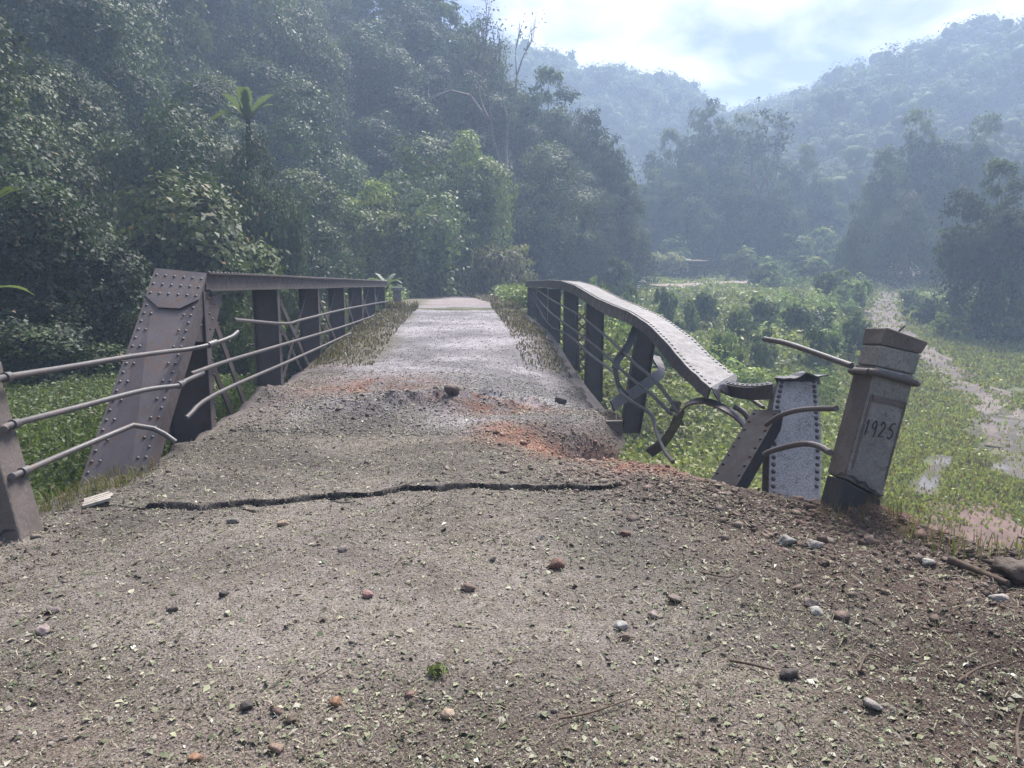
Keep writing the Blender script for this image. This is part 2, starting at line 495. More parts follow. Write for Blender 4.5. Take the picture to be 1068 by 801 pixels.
def G(x, y, fine=True):
    """height of the approach and of the deck surface, with its rubble, crack and crater"""
    x = np.atleast_1d(np.asarray(x, float)); y = np.atleast_1d(np.asarray(y, float))
    sd_ = poly_sd(x, y, NEAR_P)
    on_deck = (y > 7.0) & (x > -2.85) & (x < 2.6)
    base = np.where(on_deck, road_z(y), H(x, y))
    z = base + np.where(on_deck, deck_tilt(x, y), 0)
    # gully with red soil between approach and deck, deepening to the right
    c = np.exp(-((y - (7.35 - 0.12 * x)) / 0.52) ** 2)
    z = z - 0.62 * c * sstep(x, 0.35, 2.0) - 0.05 * c * sstep(x, -2.4, 0.3)
    z = z - 0.30 * sstep(y, 5.9, 6.9) * sstep(x, .8, 1.6) * (1 - sstep(y, 7.3, 7.8))
    xr_ = deck_xr(y)
    z = z - np.where(y > 7.0, 0.30 * sstep(x + .12 * fbm(x / .3, y / .3, 58, 2), xr_ - .34, xr_ + .06), 0)
    # rubble ridge across the start of the deck
    rd = np.exp(-((y - (9.3 + 0.35 * np.sin(x * 1.7))) / 0.6) ** 2) * (x > -2.9) * (x < 2.4)
    z = z + rd * (0.05 + 0.21 * np.clip(fbm(x / .5, y / .5, 51, 4), 0, 1) * 1.6)
    rl = np.exp(-((y - (8.3 + 0.5 * (x + 2.2))) / 0.7) ** 2) * np.exp(-((x + 1.6) / 0.9) ** 2)
    z = z + 0.15 * rl
    # soil thrown up along the right edge of the approach
    eb = np.exp(-((sd_ + 0.28) / 0.33) ** 2) * (x > 0.9) * (1 - sstep(y, 6.4, 6.9))
    z = z + eb * (1 - .95 * np.exp(-((x - 2.35) / .55) ** 2)) * (0.05 + 0.12 * fbm(x / .45, y / .45, 55, 3))
    le = np.exp(-((sd_ + 0.25) / 0.35) ** 2) * (x < -2) * (1 - sstep(y, 5.6, 6.6))
    z = z + le * (0.03 + 0.1 * fbm(x / .4, y / .4, 56, 3))
    mound = np.exp(-(((x - 3.0) / 0.33) ** 2 + ((y - 4.55) / 0.28) ** 2))
    z = z + 0.12 * mound
    z = z + 0.035 * fbm(x / 1.3, y / 1.3, 61, 3)
    rough = 0.6 + 1.5 * sstep(x, 0.9, 2.6) + 0.6 * rd + 0.5 * sstep(-x, 1.8, 3) 
    z = z + 0.02 * rough * fbm(x / .22, y / .22, 63, 3)
    if fine:
        z = z + 0.013 * rough * fbm(x / .07, y / .07, 67, 3, 0.65)
    # the crack across the road: far lip stands a little proud
    cd = crack_d(x, y)
    w = 0.006 + 0.036 * vnoise(x / .13, y / .5, 71) ** 1.5 + .006 * vnoise(x / .03, y / .03, 73)
    cy = np.interp(x, [p[0] for p in CRACK], [p[1] for p in CRACK])
    inx = (x > -2.25) & (x < 1.25)
    z = z - 0.20 * (1 - sstep(cd, w * 0.6, w)) + np.where(inx & (y > cy), 0.03 * np.exp(-cd / 0.35), 0)
    return z
def ground_at(px, py, f=None, tmax=500):
    """where the line of sight through a photo pixel meets the ground"""
    d = ray(px, py)
    ts = np.concatenate([np.arange(1.5, 12, .03), np.arange(12, 60, 0.15), np.arange(60, tmax, 0.5)])
    X, Y, Z = EYE.x + d.x * ts, EYE.y + d.y * ts, EYE.z + d.z * ts
    hh = (f or H)(X, Y)
    k = np.argmax(Z < hh)
    return Vector((X[k], Y[k], hh[k])) if Z[k] < hh[k] else None

def grid_mesh(name, xs, ys, zf, colf, keep=None, smooth=True):
    X, Y = np.meshgrid(xs, ys)
    Z = zf(X, Y)
    nx, ny = len(xs), len(ys)
    V = np.stack([X, Y, Z], -1).reshape(-1, 3)
    idx = np.arange(nx * ny).reshape(ny, nx)
    q = np.stack([idx[:-1, :-1], idx[:-1, 1:], idx[1:, 1:], idx[1:, :-1]], -1).reshape(-1, 4)
    if keep is not None:
        xc = (X[:-1, :-1] + X[1:, 1:]) / 2; yc = (Y[:-1, :-1] + Y[1:, 1:]) / 2
        q = q[keep(xc, yc).ravel()]
        used = np.unique(q); re = np.full(len(V), -1); re[used] = np.arange(len(used))
        V = V[used]; q = re[q]
    col = colf(V[:, 0], V[:, 1], V[:, 2])
    return np_mesh(name, V, q, None, col, smooth)
def mixn(a, b, t):
    t = np.asarray(t)[..., None]
    return np.asarray(a) * (1 - t) + np.asarray(b) * t

def terrain_col(x, y, z):
    c = np.broadcast_to(np.array([0.05, 0.058, 0.028]), (len(x), 3)).copy()
    f = np.clip(0.5 + fbm(x / 3, y / 3, 81, 3), 0, 1)
    c = mixn(c, [0.085, 0.09, 0.045], f)
    return c
def spaced(a, b, lo, hi, step, grow):
    mid = list(np.arange(a, b + 1e-6, step))
    s, x, L = step, a, []
    while x > lo:
        s *= grow; x -= s; L.append(x)
    s, x, R = step, b, []
    while x < hi:
        s *= grow; x += s; R.append(x)
    return np.array(L[::-1] + mid + R)
def terrain_z(x, y):
    inner = -poly_sd(x, y, NEAR_P)
    box = (x > -4.4) & (x < 5.2) & (y > 1.0) & (y < 9)
    under = (x > -2.9) & (x < 2.6) & (y > 6.2) & (y < 9)
    return H(x, y) - np.where(under, 1.3, np.where(box, 0.25, 0))
link('terrain', grid_mesh('terrain', spaced(-14, 26, -800, 900, 0.35, 1.07), spaced(-2, 60, -300, 950, 0.35, 1.05), terrain_z, terrain_col), M['terrain'])
tag(bpy.data.objects['terrain'], 'green valley floor and hillsides around the bridge', None, None, 'structure')

def ground_col(x, y, z):
    n = len(x)
    f1 = np.clip(0.5 + 0.9 * fbm(x / .9, y / .9, 91, 4), 0, 1)
    f2 = np.clip(0.5 + 1.1 * fbm(x / .12, y / .12, 93, 3), 0, 1)
    f3 = np.clip(0.5 + 1.2 * fbm(x / .035, y / .035, 95, 2), 0, 1)
    c = mixn([0.104, 0.082, 0.072], [0.172, 0.144, 0.13], f1)
    c = mixn(c, [0.135, 0.125, 0.085], 0.35 * f2)                                       # greenish leaf dust
    c = mixn(c, [0.25, 0.225, 0.205], 0.45 * f3)
    dark = np.clip(sstep(x + 0.35 * fbm(x, y, 97), 1.0, 2.3) * (1 - sstep(y, 6.2, 7)) + 0.5 * sstep(2.9 - y, -.2, .6), 0, 1)
    c = mixn(c, [0.082, 0.052, 0.040], 0.85 * dark)                                      # raw brown soil on the right; also darker towards the near edge
    deck = sstep(y + 0.5 * fbm(x, y, 99), 7.2, 9.0)
    dc = mixn([0.17, 0.155, 0.165], [0.27, 0.25, 0.265], f2)
    dc = mixn(dc, [0.34, 0.325, 0.335], 0.4 * f3)
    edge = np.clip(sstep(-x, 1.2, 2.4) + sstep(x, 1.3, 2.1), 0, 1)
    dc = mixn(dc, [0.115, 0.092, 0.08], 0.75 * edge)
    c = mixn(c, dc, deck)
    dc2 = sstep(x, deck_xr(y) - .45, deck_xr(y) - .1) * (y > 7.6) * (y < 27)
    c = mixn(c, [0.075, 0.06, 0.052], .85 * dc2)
    red = 1.15 * np.exp(-((y - (7.05 - 0.15 * x)) / 0.75) ** 2) * sstep(x, 0.2, 1.1)
    red = np.maximum(red, 1.0 * np.exp(-((y - 10.5) / 1.0) ** 2) * np.exp(-((x + 1.3) / 0.95) ** 2))
    red = np.maximum(red, 0.9 * np.exp(-((y - 8.9) / 0.55) ** 2) * np.exp(-((x - 0.5) / 0.9) ** 2))
    red = np.maximum(red, 0.8 * np.exp(-(((x - 3.0) / 0.35) ** 2 + ((y - 4.5) / 0.3) ** 2)))
    red = np.maximum(red, 1.1 * np.exp(-(line_d(x, y, [(0.7, 7.5), (1.3, 6.9), (1.62, 6.1)]) / .55) ** 2))
    red = np.clip(red * (0.85 + 1.1 * fbm(x / .25, y / .25, 101, 3)), 0, 1)
    c = mixn(c, [0.235, 0.118, 0.083], red)
    cd = crack_d(x, y)
    c = mixn(c, [0.02, 0.018, 0.017], 1 - sstep(cd, 0.02, 0.032))
    sd_ = poly_sd(x, y, NEAR_P)
    c = mixn(c, [0.075, 0.07, 0.04], sstep(sd_, 0.35, 1.0) * (y < 7.0))
    damp = np.clip(.5 + 1.3 * fbm(x / 1.1 + 7, y / .8, 103, 4), 0, 1)
    c = c * (0.54 + 0.52 * damp)[:, None]
    return c
GX, GY = np.arange(-4.8, 5.6, 0.028), np.concatenate([np.arange(1.0, 4.93, 0.024), np.arange(4.93, 5.42, 0.008), np.arange(5.42, 7, 0.024), np.arange(7, 13.2, 0.034)])
def near_z(x, y):
    e = np.minimum(np.minimum(x - GX[0], GX[-1] - x), y - GY[0])
    return G(x, y) - 0.35 * (1 - sstep(e, 0.0, 0.35))
def near_keep(x, y):
    wob = 0.07 * fbm(x / .3, y / .3, 111, 3)
    return (y < 7.15) | ((x > -2.72 + wob) & (x < deck_xr(y) + wob))
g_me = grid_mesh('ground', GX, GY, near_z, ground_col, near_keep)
tag(link('ground', g_me, M['ground']), 'dusty gravel and leaf litter of the bridge approach', None, None, 'structure')
def road_keep(x, y):
    lim_l = np.where(y < 27, -2.72, -2.9 - np.clip(y - 42, 0, 9) ** 2 * .06); lim_r = np.where(y < 27, deck_xr(y), 2.5 - np.clip(y - 40, 0, 12) * .2)
    return (x > lim_l) & (x < lim_r)
def road_col(x, y, z):
    c = ground_col(x, y, z)
    f = np.clip(0.5 + fbm(x / .5, y / .5, 121, 3), 0, 1)
    c = mixn(c, mixn([0.19, 0.145, 0.13], [0.25, 0.205, 0.19], f), 0.55 * sstep(y + 2.5 * fbm(x, y / 2, 123, 3), 24, 31))
    vx = np.where(y < 27, x, x - 0.035 * (y - 27)) + .35 * fbm(x * 0 + 3, y / 1.5, 125, 3)
    verge = np.clip(sstep(-vx, 1.25, 1.9) + sstep(vx, 1.35, 1.9), 0, 1)
    return mixn(c, [0.10, 0.09, 0.055], verge * 0.8)
r_me = grid_mesh('road', np.arange(-8, 3.2, 0.07), np.concatenate([np.arange(13.0, 30, 0.1), np.arange(30, 52, 0.3)]),
                 lambda x, y: G(x, y, False) + np.where(y > 27, 0.05, 0), road_col, road_keep)
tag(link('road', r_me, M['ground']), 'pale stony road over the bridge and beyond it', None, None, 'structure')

# ---------------------------------------------------------------- the bridge
# deck slab under the road
dk = MB()
ys = list(np.arange(8.35, 26.6, 0.6))
for (xa, xb, top, dep) in ((None, None, 0.06, 0.30),):
    L, R_, Lb, Rb = [], [], [], []
    vs, fs = [], []
    for y in ys:
        xl, xr = -2.66, float(deck_xr(y)) - 0.03
        zl = float(road_z(y)) - top; zr = float(road_z(y) + deck_tilt(np.array(xr), np.array(y))) - top
        if y < 8.2: zr -= 0.12; zl -= 0.06
        vs += [(xl, y, zl), (xr, y, zr), (xr, y, zr - dep), (xl, y, zl - dep)]
    for i in range(len(ys) - 1):
        for k in range(4):
            fs.append((i * 4 + k, i * 4 + 4 + k, i * 4 + 4 + (k + 1) % 4, i * 4 + (k + 1) % 4))
    fs += [(0, 1, 2, 3), (len(vs) - 1, len(vs) - 2, len(vs) - 3, len(vs) - 4)]
    dk.add(vs, fs)
deck = empty('bridge_deck', (0, 17, 0), 'tilted bridge deck carrying the stony road between the two trusses', 'bridge deck')
dk.build('slab', M['concrete_brown'], deck)
for y in np.arange(13.7, 26, 3.0):
    t = MB()
    zr = float(road_z(y) + deck_tilt(np.array(2.4), np.array(y)))
    t.beam((-2.7, y, float(road_z(y)) - 0.55), (2.2, y, zr - 0.55), (0, 0, 1), 0.34, 0.16)
    t.build('cross_girder', M['steel_dark'], deck)

PAN = [7.7, 10.7, 13.7, 16.7, 19.7, 22.7, 25.7]
# ---- left truss, still standing
LT = empty('truss', (-2.9, 16, 0), 'standing riveted grey steel truss with straight level top, left of the road', 'truss')
XI, XO = -2.64, -3.16
def plate_rivets(mb, A, B, nrm, rows, step=0.115, r=0.017, skip=0.06):
    """rows of rivets on a plate running from edge point pair A=(a_in,a_out) to B"""
    a0, a1 = map(Vector, A); b0, b1 = map(Vector, B)
    L = ((b0 - a0).length + (b1 - a1).length) / 2
    k = max(2, int(L / step))
    for i in range(k):
        t = (i + 0.5) / k
        p, q = a0.lerp(b0, t), a1.lerp(b1, t)
        for (u, off) in rows:
            if off and i % 2: continue
            mb.rivet(p.lerp(q, u), nrm, r)
E0i, E0o = Vector((XI, 5.45, -0.48)), Vector((XO, 5.45, -0.55))
E1i, E1o = Vector((XI, 7.72, 1.66)), Vector((XO, 7.72, 1.71))
dirE = (E1i - E0i).normalized()
nE = Vector((0, -dirE.z, dirE.y))
mb = MB()
mb.sheet([E0o, E1o], [E0i, E1i], 0.016, down=-nE)
plate_rivets(mb, (E0i, E0o), (E1i, E1o), nE, [(0.07, 0), (0.93, 0), (0.2, 1), (0.8, 1)], 0.105, 0.0155)
mb.build('end_post', M['steel'], LT)
mb = MB()
c0i, c0o = E0i.lerp(E1i, .885), E0o.lerp(E1o, .885)
cm0, cm1 = E0o.lerp(E1o, .84).lerp(E0i.lerp(E1i, .84), .3), E0o.lerp(E1o, .84).lerp(E0i.lerp(E1i, .84), .7)
up = nE * 0.014
pl = [E1o + dirE * 0.03, c0o, cm0, cm1, c0i, E1i + dirE * 0.03]
vs = [p + up for p in pl] + [p + up * 0.15 for p in pl]
mb.add(vs, [(0, 1, 2, 3, 4, 5)] + [(i, 6 + i, 6 + (i + 1) % 6, (i + 1) % 6) for i in range(6)])
for t in (0.9, 0.94, 0.98):
    a, b = E0i.lerp(E1i, t), E0o.lerp(E1o, t)
    for u in (0.07, 0.24, 0.41, 0.59, 0.76, 0.93):
        mb.rivet(a.lerp(b, u) + up, nE, 0.0155)
mb.build('splice_plate', M['steel'], LT)
for (nm, a, b, s) in (('web_plate', E0i, E1i, -1), ('web_plate', E0o, E1o, 1)):
    mb = MB()
    off = Vector((0.03 * s, 0, 0))
    mb.sheet([a + off - nE * .018, b + off - nE * .018], [a + off - nE * .24, b + off - nE * .24], 0.016, down=(s, 0, 0))
    for k in range(24):
        p = a.lerp(b, (k + .5) / 24) + off - nE * .05
        mb.rivet(p + Vector((-0.002 * s, 0, 0)), (-s, 0, 0), 0.015)
    # angle iron along the joint
    mb.build(nm, M['steel'], LT)
# top chord
TZ = lambda y: 1.70 - 0.004 * (y - 7.7)
CY_ = [7.74, 10.7, 13.7, 16.7, 19.7, 22.7, 25.6, 26.6]
wob = [0, .006, -.004, .005, 0.002, 0.004, 0, 0]
mb = MB()
A = [Vector((XI + 0.03 + w, y, TZ(y) + w)) for y, w in zip(CY_, wob)]; B = [Vector((XO - 0.0 + w, y, TZ(y) + w)) for y, w in zip(CY_, wob)]
mb.sheet(B, A, 0.02, down=(0, 0, -1))
plate_rivets(mb, (A[0], B[0]), (A[-1], B[-1]), (0, 0, 1), [(0.06, 0), (0.94, 0)], 0.13, 0.017)
mb.build('top_chord', M['steel'], LT)
for x, s in ((XI - 0.02, -1), (XO + 0.04, 1)):
    mb = MB()
    mb.sheet([Vector((x + w, y, TZ(y) - .0225 + w)) for y, w in zip(CY_, wob)], [Vector((x + w, y, TZ(y) - .20 + w)) for y, w in zip(CY_, wob)], 0.018, down=(s, 0, 0))
    mb.sheet([Vector((x - s * .002 + w, y, TZ(y) - .18 + w)) for y, w in zip(CY_, wob)], [Vector((x - s * .045 + w, y, TZ(y) - .18 + w)) for y, w in zip(CY_, wob)], 0.018, down=(0, 0, -1))
    for k in range(72):
        y = 8 + k * 0.255
        mb.rivet((x - s * 0.001, y, TZ(y) - 0.06), (-s, 0, 0), 0.014)
    mb.build('chord_web', M['steel'], LT)
# the posts: plate faced, with edge angles
def ipost(parent, y, zb, zt, xi, xo, mat, lean=(0, 0)):
    mb = MB()
    for z0, z1 in ((zb, zt),):
        a = Vector((xi, y, z0)); b = Vector((xi + lean[0], y + lean[1], z1)); w = Vector((xo - xi, 0, 0))
        mb.sheet([a, b], [a + w, b + w], 0.016, down=(0, 1, 0))
        for e, s in ((0.0, 1), (1.0, -1)):
            p, q = a + w * e, b + w * e
            mb.beam(p + Vector((s * .009, 0.02, 0)), q + Vector((s * .009, 0.02, 0)), (0, 1, 0), 0.14, 0.016)
            for k in range(int((z1 - z0) / 0.16)):
                t = (k + .6) / ((z1 - z0) / 0.16)
                mb.rivet(p.lerp(q, t) + Vector((s * .05, -0.001, 0)), (0, -1, 0), 0.013)
    return mb.build('post', mat, parent)
for i, y in enumerate(PAN):
    ipost(LT, y, float(road_z(y)) - 0.75, TZ(y) - 0.205, XI - 0.035, XI - 0.36 if i else XI - 0.44, M['steel'])
# gusset plate at the head of the end post
mb = MB()
gp = [(7.5, 1.38), (8.35, 1.49), (8.12, 1.2), (7.86, 0.95), (7.42, 1.0), (7.2, 1.06)]
mb.add([(XI - .045, y, z) for y, z in gp] + [(XI - .06, y, z) for y, z in gp],
       [tuple(range(6))[::-1], tuple(range(6, 12))] + [(i, (i + 1) % 6, 6 + (i + 1) % 6, 6 + i) for i in range(6)])
for (y, z) in ((7.6, 1.3), (7.75, 1.3), (7.9, 1.33), (8.05, 1.36), (7.6, 1.15), (7.8, 1.12), (7.5, 1.2), (7.95, 1.2)):
    mb.rivet((XI - .044, y, z), (1, 0, 0), 0.015)
mb.build('gusset_plate', M['steel'], LT)
# diagonals: twin flat bars going down, single thin counter bars going up
for i in range(6):
    y0, y1 = PAN[i], PAN[i + 1]
    for xo in ((XI - .09, XI - .30) if i == 0 else (XI - .10, XI - .27)):
        mb = MB()
        mb.beam((xo, y0 + .18, TZ(y0) - .24), (xo, y0 + (1.75 if i == 0 else 2.8), float(road_z(y1)) - .4), (0, 1, 0.3), 0.10, 0.02)
        mb.build('diagonal', M['steel'], LT)
    if i:
        mb = MB()
        mb.beam((XI - .2, y1 - .15, TZ(y1) - .25), (XI - .2, y0 + .2, float(road_z(y0)) - .4), (0, 1, -.3), 0.07, 0.016)
        mb.build('counter_bar', M['steel'], LT)
mb = MB()
mb.beam((XI - 0.22, 6.6, -0.75), (XI - 0.22, 26.5, 0.0), (0, 0, 1), 0.3, 0.3)
mb.build('bottom_chord', M['steel_dark'], LT)
def P_(pts, X):
    return [atx(px, py, X) for px, py in pts]
for pts in ([(244, 333.5), (298, 337.5), (317, 333), (367, 321), (412, 313)],
            [(199, 390), (239, 376), (296, 359), (367, 337.5), (409, 322)],
            [(194, 436), (225, 411), (301, 377), (343, 358), (367, 347), (405, 331)]):
    mb = MB()
    mb.tube(smooth_path(P_(pts, XI + 0.02), 4), 0.023, 8)
    mb.build('handrail', M['pipe'], LT)

# ---- right truss, its near end broken down
RT = empty('truss', (2.66, 16, 0), 'broken riveted steel truss sagging to its torn near end, right of the road', 'truss')
I_px = [(547.5, 293.5, 26.6), (585, 293, 16.9), (622, 311, 12.4), (645, 320.5, 10.8), (659, 327, 9.95), (674, 337, 9.15), (692, 354, 8.35), (710, 375, 7.7), (726, 391, 7.2), (741, 405, 6.8)]
O_px = [(549.5, 292.5, 26.6), (602, 292, 17.3), (648, 311, 12.4), (668, 319, 11.0), (685, 327, 10.3), (699, 335, 9.75), (722, 352, 8.9), (741, 370, 8.3), (753, 380, 7.95), (766, 391, 7.6)]
RA = [at(*p) for p in I_px]; RB = [at(*p) for p in O_px]
RB[0] = RA[0] + Vector((0.52, 0, 0.0)); RB[1] = RA[1] + Vector((0.52, 0.2, -0.02))
def dense(L, n):
    return smooth_path(L, n)
RAd, RBd = dense(RA, 3), dense(RB, 3)
_rr = random.Random(4)
for L_ in (RAd, RBd):
    for k in range(8, len(L_)): L_[k] = L_[k] + Vector((_rr.uniform(-.004, .004), 0, _rr.uniform(-.006, .005)))
mb = MB()
mb.sheet(RAd, RBd, 0.018)
mb.cur = 1
for L0, L1 in ((RAd, RBd), (RBd, RAd)):
    acc, last = 0, None
    for k in range(1, len(L0)):
        seg = (L0[k] - L0[k - 1]).length
        nrm = (RAd[k] - RAd[k - 1]).cross(RBd[k] - RAd[k]).normalized()
        if nrm.z < 0: nrm = -nrm
        while acc < seg:
            t = acc / seg
            mb.rivet(L0[k - 1].lerp(L0[k], t).lerp(L1[k - 1].lerp(L1[k], t), 0.085), nrm, 0.02)
            acc += 0.115
        acc -= seg
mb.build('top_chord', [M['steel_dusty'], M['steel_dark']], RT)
for L0, L1, nm in ((RAd, RBd, 'chord_web'), (RBd, RAd, 'chord_web')):
    mb = MB()
    a, b, c = [], [], []
    for k in range(len(L0)):
        s = (L1[k] - L0[k]).normalized()
        tn = (L0[min(k + 1, len(L0) - 1)] - L0[max(k - 1, 0)]).normalized()
        dn = tn.cross(s); dn = dn if dn.z < 0 else -dn
        p = L0[k] + s * 0.03
        a.append(p + dn * 0.022); b.append(p + dn * 0.205); c.append(p + dn * 0.19)
    mb.sheet(a, b, 0.016)
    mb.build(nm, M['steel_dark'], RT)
XR = 2.42
for y, zb in ((25.7, 0.2), (22.7, 0.1), (19.7, -0.1), (16.7, -0.5), (13.7, -0.75)):
    zt = float(np.interp(-y, [-p.y for p in RA], [p.z for p in RA])) - 0.215
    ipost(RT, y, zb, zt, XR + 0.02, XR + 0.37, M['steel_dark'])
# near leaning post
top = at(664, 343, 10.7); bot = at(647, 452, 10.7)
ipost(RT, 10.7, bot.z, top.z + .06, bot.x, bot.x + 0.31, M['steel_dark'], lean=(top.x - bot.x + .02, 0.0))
# lattice post seen between two plate posts
mb = MB()
la, lb = at(601, 325, 15.2), at(604, 388, 15.2)
wv = Vector((0.24, 0, 0))
mb.beam(la, lb, (1, 0, 0), 0.05, 0.05); mb.beam(la + wv, lb + wv, (1, 0, 0), 0.05, 0.05)
for k in range(6):
    p, q = la.lerp(lb, k / 6), la.lerp(lb, (k + 1) / 6)
    mb.beam(p, q + wv, (0, 0, 1), 0.035, 0.02); mb.beam(p + wv + Vector((0, .024, 0)), q + Vector((0, .024, 0)), (0, 0, 1), 0.035, 0.02)
mb.build('lattice_post', M['steel_dark'], RT)
def ribbon(pts, w, t, name, mat, parent, side=(1, 0, 0), n=5):
    mb = MB()
    pts = smooth_path(pts, n)
    s = Vector(side).normalized()
    mb.sheet([p - s * w / 2 for p in pts], [p + s * w / 2 for p in pts], t)
    return mb.build(name, mat, parent)
def bar(pts, w, t, name, mat, parent, face, n=4):
    """flat bar following a bent path, its broad face turned along face"""
    mb = MB()
    pts = smooth_path(pts, n)
    fvec = Vector(face)
    A_, B_ = [], []
    for k, p in enumerate(pts):
        tn = (pts[min(k + 1, len(pts) - 1)] - pts[max(k - 1, 0)]).normalized()
        s = tn.cross(fvec).normalized()
        A_.append(p - s * w / 2); B_.append(p + s * w / 2)
    mb.sheet(A_, B_, t)
    return mb.build(name, mat, parent)
VIEW = (0.3, -1, 0.15)
bar([at(663, 340, 10.4), at(655, 360, 10.2), at(644, 375, 10.1), at(641, 385, 10.0)], 0.11, 0.025, 'bent_diagonal', M['steel_dark'], RT, VIEW)
bar([at(683, 372, 10.9), at(689, 387, 10.6), at(681, 395, 10.4), at(664, 408, 10.2), at(648, 416, 10.0), at(638, 424, 9.8)], 0.16, 0.025, 'bent_diagonal', M['steel_dark'], RT, VIEW)
bar([at(641, 385, 10.0), at(645, 402, 9.9), at(655, 414, 9.8)], 0.06, 0.02, 'bent_diagonal', M['steel_dark'], RT, VIEW)
bar([at(677, 472, 7.9), at(690, 462, 7.8), at(701, 447, 7.6), at(708, 430, 7.4)], 0.13, 0.025, 'bent_strap', M['steel_dark'], RT, VIEW)
ribbon([at(708, 431, 7.35), at(718, 420, 7.2), at(734, 417, 7.05), at(752, 423, 6.95), at(767, 432, 6.85), at(778, 444, 6.8), at(781, 453, 6.8)], 0.20, 0.02, 'bent_strap', M['steel'], RT, (0.45, 0.9, 0.1))
# hand rails of the right side, wrenched loose at the near end
for pts in ([(557, 300, 24), (575, 312.5, 18), (603, 328, 14.2), (629, 348, 11.6), (660, 377, 9.6), (683, 397, 8.6), (701, 420, 7.9), (707, 432, 7.7), (712, 443, 7.55)],
            [(556, 305, 24), (572, 324, 18), (600, 345, 14.2), (627, 366, 11.6), (654, 391, 9.8), (679, 411, 8.7), (700, 432, 8.0)],
            [(556, 310, 24), (571, 337, 18), (592, 349, 15), (617, 371, 12), (642, 390, 10.2), (645, 405, 9.9), (655, 416, 9.4), (679, 432, 8.5), (684, 449, 8.0), (693, 470, 7.4), (702, 482, 7.0)]):
    mb = MB()
    mb.tube(smooth_path([at(*p) for p in pts], 4), 0.022, 8)
    mb.build('handrail', M['pipe'], RT)
mb = MB()
for d_ in (-0.03, 0.03):
    mb.tube([at(701, 421, 7.88) + Vector((d_ * .2, 0, d_ - .03)), at(708, 424, 7.8) + Vector((d_ * .2, 0, d_))], 0.034, 8)
mb.build('rail_clamp', M['rust_pipe'], RT)

# crumpled and torn end of the top plate
mb = MB()
ea, eb_ = RAd[-1], RBd[-1]
tn = (RAd[-1] - RAd[-3]).normalized(); dn = Vector((0, 0, -1))
us = [0, .12, .25, .4, .52, .68, .8, .92, 1.0]
l1 = [.06, .14, .05, .10, .20, .12, .22, .16, .05]; 
r0 = [ea.lerp(eb_, u) for u in us]
r1 = [p + tn * l * .55 + dn * l * .1 for p, l in zip(r0, l1)]
r2 = [p + tn * l * 1.0 + dn * l * (.55 + .3 * (i % 2)) for i, (p, l) in enumerate(zip(r0, l1))]
nn_ = len(us)
mb.add(r0 + r1 + r2, [(r * nn_ + i, r * nn_ + i + 1, (r + 1) * nn_ + i + 1, (r + 1) * nn_ + i) for r in (0, 1) for i in range(nn_ - 1)])
o = mb.build('torn_edge', M['steel_dark'], RT)
o.modifiers.new('solid', 'SOLIDIFY').thickness = 0.014

# ---- torn-off end post of the right truss, standing alone
TE = empty('torn_end_post', at(828, 505, 6.0), 'pale dusty riveted steel plate standing upright between the broken truss and the 1925 post', 'steel debris')
a_px = [(812, 398, 6.45), (806, 430, 6.3), (803, 470, 6.15), (802, 515, 5.95)]
b_px = [(852, 398, 6.45), (855, 430, 6.3), (857, 470, 6.15), (856, 515, 5.95)]
A_ = smooth_path([at(*p) for p in a_px], 4); B_ = smooth_path([at(*p) for p in b_px], 4)
A_.append(A_[-1] + (A_[-1] - A_[-2])*3); B_.append(B_[-1] + (B_[-1] - B_[-2])*3)
mb = MB(); mb.sheet(A_, B_, 0.016)
mb.cur = 1
nrm = (A_[3] - A_[0]).cross(B_[0] - A_[0]).normalized()
if nrm.y > 0: nrm = -nrm
for k in range(18):
    t = k / 18 * (len(A_) - 2.01); i = int(t); fr = t - i
    p, q = A_[i].lerp(A_[i + 1], fr), B_[i].lerp(B_[i + 1], fr)
    mb.rivet(p.lerp(q, .08) + nrm * .002, nrm, 0.022); mb.rivet(p.lerp(q, .92) + nrm * .002, nrm, 0.022)
mb.build('cover_plate', [M['steel_pale'], M['steel_dark']], TE)
for L_, s in ((A_, 1), (B_, -1)):
    mb = MB()
    sx = (B_[0] - A_[0]).normalized() * 0.03 * s
    mb.sheet([p + sx - nrm * .018 for p in L_], [p + sx - nrm * .2 for p in L_], 0.015)
    mb.build('side_web', M['steel_dark'], TE)
mb = MB()   # crumpled upper lip, curled backwards
lip0 = [A_[0].lerp(B_[0], u) for u in np.linspace(-.04, 1.1, 9)]
z1 = [.03, .045, .04, .05, .075, .085, .06, .055, .05]; z2 = [.03, .035, .03, .05, .09, .07, .05, .06, .065]
r0 = [p + Vector((0, -.01, -.02)) for p in lip0]
r1 = [p + Vector((0, .04, z)) for p, z in zip(lip0, z1)]
r2 = [p + Vector((.02, -.10, z)) for p, z in zip(lip0, z2)]
n_ = len(lip0)
vs = r0 + r1 + r2
mb.add(vs, [(r * n_ + i, r * n_ + i + 1, (r + 1) * n_ + i + 1, (r + 1) * n_ + i) for r in (0, 1) for i in range(n_ - 1)])
o = mb.build('curled_lip', M['steel_dark'], TE)
o.modifiers.new('solid', 'SOLIDIFY').thickness = 0.014
